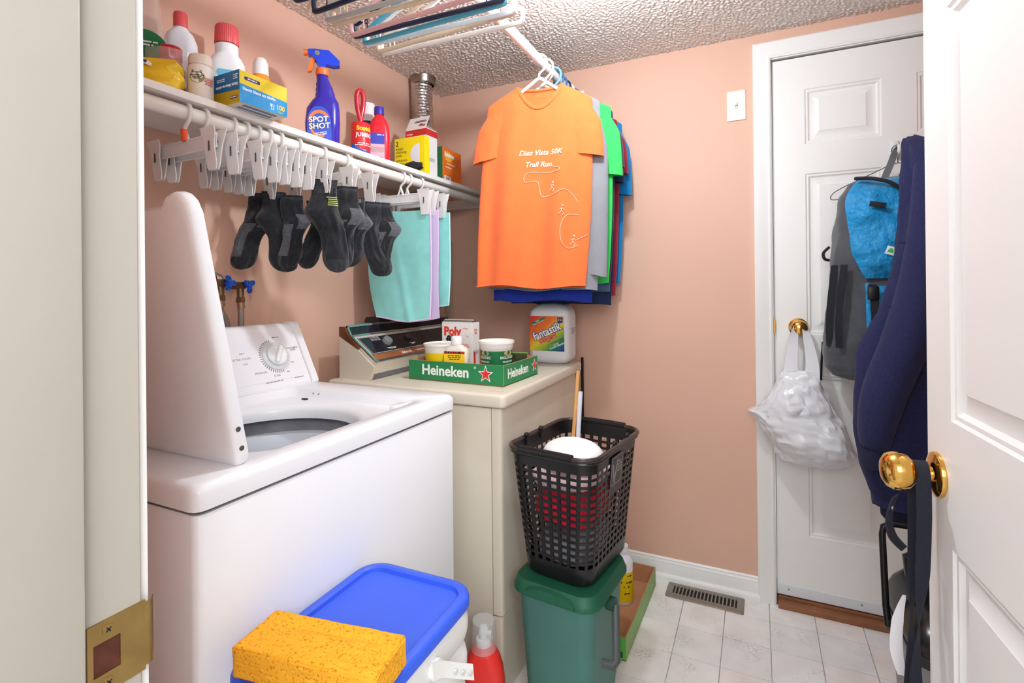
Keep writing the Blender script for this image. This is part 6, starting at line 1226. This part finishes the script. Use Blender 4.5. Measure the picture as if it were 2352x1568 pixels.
for z, x0, x1, dp in SS:
    cx = (x0+x1)/2; hw = (x1-x0)/2; ring = []
    for k in range(84):
        a = 2*PI*k/84; ca, sa = math.cos(a), math.sin(a); x = cx + hw*math.copysign(abs(ca)**0.8, ca); y = -0.098 + dp*math.copysign(abs(sa)**0.9, sa)*0.95
        cr2 = 0.022*nz(x*11, y*10+3, z*9) + 0.012*abs(nz(x*26, y*20, z*24)) + 0.005*nz(x*60, y*60, z*50); y += cr2*(1 if sa < 0 else 0.4); y = min(y, -0.006)
        ring.append((x + 0.010*nz(z*26, k*0.5), y, z + 0.006*nz(x*22, 3.3, k*0.2) - 0.12*(x-cx)*max(0, min(1, (0.74-z)/0.1))*0.4))
    rings.append(ring)
b.loft(rings, cap=True); b.done('bag_body', WB, bg, ang=32)
def ribbon(pts, wds, ups, th=0.0012):
    """flat strip through pts with half widths along ups"""
    P = smooth_path(pts, 6); n = len(P)-1; Wd = []; Up = []
    m_ = len(pts)-1
    for i in range(n+1):
        f = i/n*m_; k = min(int(f), m_-1); q = f-k; Wd.append(wds[k]*(1-q)+wds[k+1]*q); Up.append((Vector(ups[k])*(1-q)+Vector(ups[k+1])*q).normalized())
    def fn(u, v): i = int(round(v*n)); return P[i] + Up[i]*Wd[i]*(2*u-1)
    return sheet(fn, 3, n, th)
for pts in ([(1.533, -0.112, 0.865), (1.535, -0.098, 0.93), (1.546, -0.068, 1.01), (1.556, -0.046, 1.062), (1.566, -0.040, 1.064)], [(1.596, -0.118, 0.865), (1.600, -0.100, 0.93), (1.590, -0.070, 1.01), (1.578, -0.046, 1.060), (1.566, -0.040, 1.064)]):
    ribbon(pts, [0.026, 0.020, 0.015, 0.010, 0.009], [(1, 0, 0.1), (1, 0.1, 0), (0.9, 0.3, 0), (0.5, 0.8, 0), (0, 1, 0)], 0.0016).done('bag_handle', WB, bg, ang=60)
# coat hook and wire hanger
hk = wthing('coat_hook', 'white coat hook on the back door above the backpack', 'hook', (1.866, 0.008, 1.66))
b = B(); b.box((1.866, 0.008, 1.675), (0.022, 0.006, 0.06), 0.003); b.tube(smooth_path([(1.866, 0.004, 1.655), (1.866, -0.03, 1.642), (1.866, -0.052, 1.652), (1.866, -0.058, 1.675)], 5), 0.006, 10); b.done('hook', WHITEP, hk)
wh = wthing('wire_hanger', 'thin dark wire coat hanger behind the backpack', 'hanger', (1.866, -0.035, 1.50))
b = B(); b.tube(smooth_path([(1.848, -0.030, 1.658), (1.852, -0.031, 1.672), (1.864, -0.032, 1.680), (1.876, -0.033, 1.672), (1.874, -0.033, 1.655), (1.866, -0.034, 1.640), (1.866, -0.034, 1.618)], 4), 0.0014, 6); b.done('hook', GREYP, wh)
b = B(); b.tube(smooth_path([(1.866, -0.034, 1.618), (1.80, -0.036, 1.592), (1.70, -0.040, 1.545), (1.672, -0.042, 1.525), (1.668, -0.042, 1.512), (1.68, -0.042, 1.506), (1.76, -0.040, 1.508), (1.97, -0.036, 1.508), (2.05, -0.036, 1.51), (2.055, -0.036, 1.522), (2.03, -0.036, 1.54), (1.93, -0.034, 1.592)], 4, True), 0.0014, 6, closed=True); b.done('frame', GREYP, wh)
# backpack
bp_ = wthing('backpack', 'cyan blue and charcoal backpack hanging on the back door', 'backpack', (1.78, -0.12, 0.885))
CHAR = mat('charcoal_nylon', (72, 74, 80), 0.7, sheen=0.2, var=0.12, vscale=30, bump=0.3, bscale=120); CYN = mat('cyan_nylon', (8, 138, 196), 0.55, sheen=0.2, var=0.06, vscale=20, bump=0.9, bscale=24, bdist=0.02); BLK = mat('black_webbing', (34, 34, 40), 0.85, bump=0.4, bscale=900)
secs = [(1.560, 1.735, 1.885, -0.05, -0.11), (1.545, 1.715, 1.905, -0.045, -0.145), (1.50, 1.690, 1.930, -0.04, -0.175), (1.42, 1.672, 1.945, -0.035, -0.195), (1.30, 1.660, 1.955, -0.03, -0.205), (1.20, 1.652, 1.955, -0.03, -0.200), (1.08, 1.640, 1.955, -0.03, -0.205), (0.99, 1.630, 1.95, -0.03, -0.210), (0.93, 1.635, 1.94, -0.04, -0.20), (0.900, 1.66, 1.92, -0.06, -0.185), (0.886, 1.70, 1.89, -0.09, -0.16)]
SS = []
for a, c in zip(secs, secs[1:]):
    for k in range(5): f = k/5; SS.append(tuple(a[i]+(c[i]-a[i])*f for i in range(5)))
SS.append(secs[-1])
def bpring(z, x0, x1, yb, yf_, grow=0.0, seed=0.0, amp=0.009):
    ring = []; cx, hw = (x0+x1)/2, (x1-x0)/2; cy, hd = (yb+yf_)/2, (yb-yf_)/2
    for k in range(44):
        a = 2*PI*k/44; ca, sa = math.cos(a), math.sin(a); x = cx + (hw+grow)*math.copysign(abs(ca)**0.62, ca); y = cy + (hd+grow)*math.copysign(abs(sa)**0.62, sa)
        r_ = amp*(nz(x*14+seed, y*14, z*9) + 0.5*nz(x*33, y*33+seed, z*22)); ring.append((x + ca*r_, y + sa*r_, z))
    return ring
b = B(); b.loft([bpring(*q) for q in SS]); b.done('main_body', CHAR, bp_, ang=50)
def bp_at(z):
    for a, c in zip(secs, secs[1:]):
        if a[0] >= z >= c[0]: f = (a[0]-z)/(a[0]-c[0]); return tuple(a[i]+(c[i]-a[i])*f for i in range(5))
    return secs[-1]
def front_panel(z0, z1, xl, xr, bulge, seed, m, nm, nu=22, nv=26):
    """proud panel on the front; xl(z), xr(z) are its left and right edges"""
    def fn(u, v):
        z = z0 + (z1-z0)*v; x = xl(v) + (xr(v)-xl(v))*u; q = bp_at(z); e_ = min(1.0, 6*min(u, 1-u, v*1.2, (1-v)*1.2))
        fl = 0.016*nz(x*18+seed, z*15, 1.1) + 0.012*abs(nz(x*30, z*26+x*20, seed)) + 0.006*math.sin(60*(x*0.7-z)+seed)*nz(x*9, z*9, seed)
        return (x, q[4] - 0.006 - bulge*e_ - fl*e_, z)
    sheet(fn, nu, nv, 0.004).done(nm, m, bp_, ang=80)
front_panel(1.552, 1.225, lambda v: 1.735-0.052*math.sin(min(v*3.4, 1)*PI/2)*(1-v)+ 0.0*v - 0.022*v + 0.02*v*v*0 + (0.028 if v > 0.75 else 0)*(v-0.75)*4, lambda v: 1.93, 0.020, 2.0, CYN, 'top_pocket')
front_panel(1.21, 0.965, lambda v: 1.742+0.006*v, lambda v: 1.752+0.012*v-0.0*v, 0.006, 4.0, CYN, 'side_piping', 6, 16)
front_panel(1.20, 0.955, lambda v: 1.775+0.0*v, lambda v: 1.93, 0.010, 7.0, CYN, 'lower_pocket')
def strip_on(pts, w_, m, nm, th=0.004): ribbon(pts, [w_]*len(pts), [(1, 0, 0)]*len(pts), th).done(nm, m, bp_, ang=70)
strip_on([(1.755, -0.236, 1.205), (1.760, -0.240, 1.15), (1.762, -0.240, 1.08), (1.755, -0.236, 1.00), (1.742, -0.224, 0.94)], 0.011, BLK, 'compression_strap')
b = B(); b.box((1.757, -0.243, 1.178), (0.030, 0.010, 0.042), 0.003); b.done('buckle', BLACKP, bp_)
b = B(); b.tube(smooth_path([(1.725, -0.17, 1.553), (1.76, -0.20, 1.545), (1.80, -0.222, 1.528), (1.84, -0.226, 1.505), (1.90, -0.220, 1.53)], 5), 0.006, 8, flat=1.8); b.done('zip', BLK, bp_)
b = B(); b.box((1.772, -0.236, 1.455), (0.044, 0.004, 0.017), 0.001, M=Matrix.Translation((1.772, -0.236, 1.455)) @ Matrix.Rotation(R(14), 4, 'Y') @ Matrix.Translation((-1.772, 0.236, -1.455))); b.done('logo_tab', BLK, bp_)
Mt = Matrix.Translation((1.815, -0.241, 1.305)) @ Matrix.Rotation(R(20), 4, 'Y')
b = B(); b.box((0, 0, 0), (0.050, 0.003, 0.026), 0.0008, M=Mt); pt = b.done('patch', mat('patch_white', (232, 230, 226), 0.7), bp_)
b = B(); b.prism([(-0.021, -0.006), (-0.005, -0.006), (-0.007, 0.004), (-0.013, 0.009), (-0.019, 0.003)], 0.0006, Mt @ MX((0, -0.0016, 0), (1, 0, 0), (0, 0, 1))); b.done('patch_tree', mat('patch_green', (60, 190, 96), 0.6), pt)
text('~8,9', 0.0062, Mt @ MX((0.0105, -0.0016, 0), (1, 0, 0), (0, 0, 1)), INKG, pt, 0.0003)
for xs, zs in (((1.636, 1.60), (1.335, 1.29)),):
    pass
b = B(); b.tube(smooth_path([(1.655, -0.10, 1.335), (1.637, -0.11, 1.315), (1.640, -0.11, 1.295), (1.655, -0.10, 1.29)], 4), 0.005, 8); b.done('side_loop', BLK, bp_)
for (x, y) in ((1.640, -0.175), (1.662, -0.213)):
    strip_on([(x+0.022, y-0.002, 1.27), (x+0.012, y-0.006, 1.18), (x+0.004, y-0.006, 1.08), (x+0.006, y, 1.0)], 0.010, BLK, 'side_strap')
ribbon([(1.815, -0.09, 1.555), (1.838, -0.075, 1.61), (1.858, -0.05, 1.662), (1.872, -0.045, 1.668), (1.884, -0.055, 1.61), (1.86, -0.09, 1.555)], [0.010]*6, [(1, 0, -0.4), (1, 0, -0.4), (0.7, 0.5, 0), (0, 1, 0), (0.9, 0.2, 0.3), (1, 0, 0)], 0.003).done('haul_loop', mat('grey_webbing', (110, 112, 116), 0.85), bp_, ang=70)
b = B(); b.tube([(1.640, -0.03, 1.00), (1.636, -0.028, 0.93), (1.634, -0.025, 0.86)], 0.0035, 8); b.done('dangling_cord', BLK, bp_)
# navy sweatshirt
NV = mat('navy_fleece', (46, 48, 84), 0.95, spec=0.1, sheen=0.08, var=0.12, vscale=120, bump=0.4, bscale=800)
sw_ = wthing('sweatshirt', 'navy fleece sweatshirt hanging in front of the backpack', 'sweatshirt', (1.86, -0.31, 0.53))
secs = [(1.668, 1.872, 0.016, 0.020, -0.175), (1.650, 1.878, 0.030, 0.036, -0.20), (1.60, 1.884, 0.046, 0.052, -0.24), (1.50, 1.890, 0.062, 0.060, -0.285), (1.38, 1.890, 0.072, 0.062, -0.30), (1.25, 1.886, 0.090, 0.066, -0.31), (1.12, 1.874, 0.116, 0.070, -0.315), (1.00, 1.858, 0.150, 0.072, -0.315), (0.88, 1.852, 0.160, 0.072, -0.315), (0.76, 1.848, 0.158, 0.070, -0.315), (0.66, 1.846, 0.140, 0.062, -0.31), (0.595, 1.848, 0.125, 0.055, -0.31), (0.580, 1.848, 0.118, 0.046, -0.31), (0.545, 1.848, 0.112, 0.046, -0.31)]
SS = []
for a, c in zip(secs, secs[1:]):
    for k in range(5): f = k/5; SS.append(tuple(a[i]+(c[i]-a[i])*f for i in range(5)))
SS.append(secs[-1])
b = B(); rings = []
for z, cx, hw, hd, cy in SS:
    ring = []
    for k in range(48):
        a = 2*PI*k/48; ca, sa = math.cos(a), math.sin(a); fl = 0.010*math.sin(3*a+z*4)*min(1, (1.66-z)/0.2) + 0.012*nz(ca*1.6, sa*1.6, z*4) + 0.008*nz(ca*4.5, sa*4.5, z*13)
        ring.append((cx + (hw+fl)*ca, cy + (hd+fl*0.7)*sa, z + 0.006*nz(ca*2, sa*2, 7)))
    rings.append(ring)
b.loft(rings); b.done('torso', NV, sw_, ang=80)
b = B(); P = smooth_path([(1.872, -0.335, 1.55), (1.866, -0.365, 1.40), (1.848, -0.375, 1.22), (1.808, -0.385, 1.05), (1.758, -0.385, 0.90), (1.738, -0.380, 0.80), (1.735, -0.372, 0.735)], 6); b.tube(P, [0.030 + 0.028*math.sin(PI*min(1, i/len(P)*0.95)) for i in range(len(P))], 18); b.done('sleeve', NV, sw_, ang=80)
b = B(); P = smooth_path([(1.735, -0.372, 0.745), (1.733, -0.37, 0.70), (1.735, -0.368, 0.672)], 4); b.tube(P, 0.032, 16); b.done('cuff', mat('navy_rib', (32, 34, 62), 0.95, bump=0.6, bscale=300), sw_, ang=80)
b = B(); b.rloft([(0.500, 0.060, 0.045, 0.02, 1.800, -0.31), (0.515, 0.085, 0.06, 0.025, 1.800, -0.31), (0.56, 0.10, 0.065, 0.03, 1.805, -0.31)], 5); b.done('lower_cuff', mat('navy_rib', (32, 34, 62)), sw_, ang=60)
for pts in ([(1.80, -0.372, 1.325), (1.85, -0.378, 1.318), (1.93, -0.362, 1.325)], [(1.77, -0.383, 1.14), (1.85, -0.390, 1.165), (1.95, -0.365, 1.17)]):
    b = B(); b.tube(smooth_path(pts, 6), 0.0022, 6); b.done('seam', mat('navy_rib', (32, 34, 62)), sw_)
# ---- grey bin with black lid behind the open door
gb = thing('kitchen_bin', 'grey bin with a black lid and raised bail handle by the back door', 'bin', (1.885, -0.52, 0.0015), R(2))
b = B(); b.rloft([(0, 0.20, 0.25, 0.03), (0.004, 0.21, 0.26, 0.034), (0.30, 0.248, 0.30, 0.042), (0.312, 0.26, 0.312, 0.045)], 7); b.done('body', mat('mid_grey_plastic', (150, 150, 152), 0.5), gb, ang=50)
KL = mat('black_lid_gloss', (24, 26, 26), 0.22)
b = B(); b.rloft([(0.300, 0.274, 0.326, 0.05), (0.318, 0.278, 0.330, 0.052), (0.345, 0.268, 0.320, 0.05), (0.380, 0.236, 0.280, 0.05, 0, 0.012), (0.405, 0.19, 0.21, 0.04, 0, 0.03), (0.412, 0.15, 0.15, 0.03, 0, 0.04)], 7); gl = b.done('lid', KL, gb, ang=40)
for i in range(3):
    b = B(); b.tube([(x, y, 0.322+0.011*i) for x, y in rrect(0.277-0.010*i, 0.329-0.010*i, 0.051, 6)], 0.0028, 6, closed=True); b.done('lid_ridge', KL, gl)
b = B(); b.tube([(-0.085, 0.075, 0.395), (-0.090, 0.080, 0.455), (-0.07, 0.082, 0.465), (0.06, 0.082, 0.462), (0.08, 0.080, 0.45), (0.078, 0.075, 0.395)], 0.011, 10, flat=1.7); b.done('lid_grip', KL, gl)
for sx in (-1, 1):
    b = B(); b.cyl((0.132*sx, 0.005, 0.300), (0.152*sx, 0.005, 0.300), 0.018, 18); b.done('handle_pivot', KL, gb)
b = B(); b.tube([(-0.150, 0.005, 0.295), (-0.152, 0.022, 0.34), (-0.150, 0.060, 0.515), (-0.146, 0.064, 0.535), (-0.130, 0.066, 0.545), (0.130, 0.066, 0.545), (0.146, 0.064, 0.535), (0.150, 0.060, 0.515), (0.152, 0.022, 0.34), (0.150, 0.005, 0.295)], 0.0085, 12); b.done('bail_handle', KL, gb)
# ---- canvas strap on the open door's knob
st = wthing('lanyard_strap', 'black woven straps looped over the open door knob', 'strap', (1.642, -1.236, 0.30))
STM = mat('navy_black_webbing', (34, 36, 50), 0.9, bump=0.7, bscale=700)
kc = KM @ Vector((0, 0, 0.020))
ux = Vector((0.9034, 0.4288, 0))   # facing the doorway
nd = ndir
P0 = kc
loopc = []
def off_(p_, a, z): return (P0.x + nd.x*p_ + wdir.x*a, P0.y + nd.y*p_ + wdir.y*a, P0.z + z)
# over the neck, hanging on both sides of it (along the leaf)
ribbon([off_(0.004, -0.018, -0.06), off_(0.004, -0.0165, -0.01), off_(0.004, -0.008, 0.0145), off_(0.004, 0.008, 0.0145), off_(0.004, 0.0165, -0.01), off_(0.004, 0.018, -0.06)], [0.0095]*6, [nd]*6, 0.002).done('strap_loop', STM, st, ang=60)
for a0, sw2, e_, zz in ((-0.018, 0.25, -0.030, -0.06), (0.018, -0.25, 0.012, -0.06)):
    pts = [off_(0.004, a0, zz), off_(0.006, a0*0.9, -0.14), off_(0.012, a0*0.8+0.004, -0.22), off_(0.014, a0*0.6, -0.30), off_(0.010, e_, -0.42), off_(0.008, e_, -0.58)]
    rt = [nd, nd, (nd*0.35+wdir*0.95), (nd*0.8+wdir*0.5), nd, nd]
    ribbon(pts, [0.0095, 0.0092, 0.0090, 0.0095, 0.0105, 0.0110], rt, 0.002).done('strap', STM, st, ang=60)
ribbon([off_(0.030, -0.016, -0.045), off_(0.040, -0.010, -0.075), off_(0.036, -0.012, -0.105), off_(0.020, -0.014, -0.125)], [0.011, 0.012, 0.012, 0.010], [wdir*0.6+nd*0.4]*4, 0.0025).done('strap_fold', STM, st, ang=60)
b = B(); b.cyl(off_(0.034, -0.012, -0.062), off_(0.039, -0.014, -0.062), 0.0045, 14); b.done('snap', STEEL, st)
ribbon([off_(0.010, -0.050, -0.215), off_(0.018, -0.055, -0.26), off_(0.020, -0.055, -0.31), off_(0.014, -0.05, -0.345)], [0.002, 0.008, 0.009, 0.006], [nd]*4, 0.001).done('white_tag', mat('tag_white', (236, 232, 236), 0.8), st, ang=60)
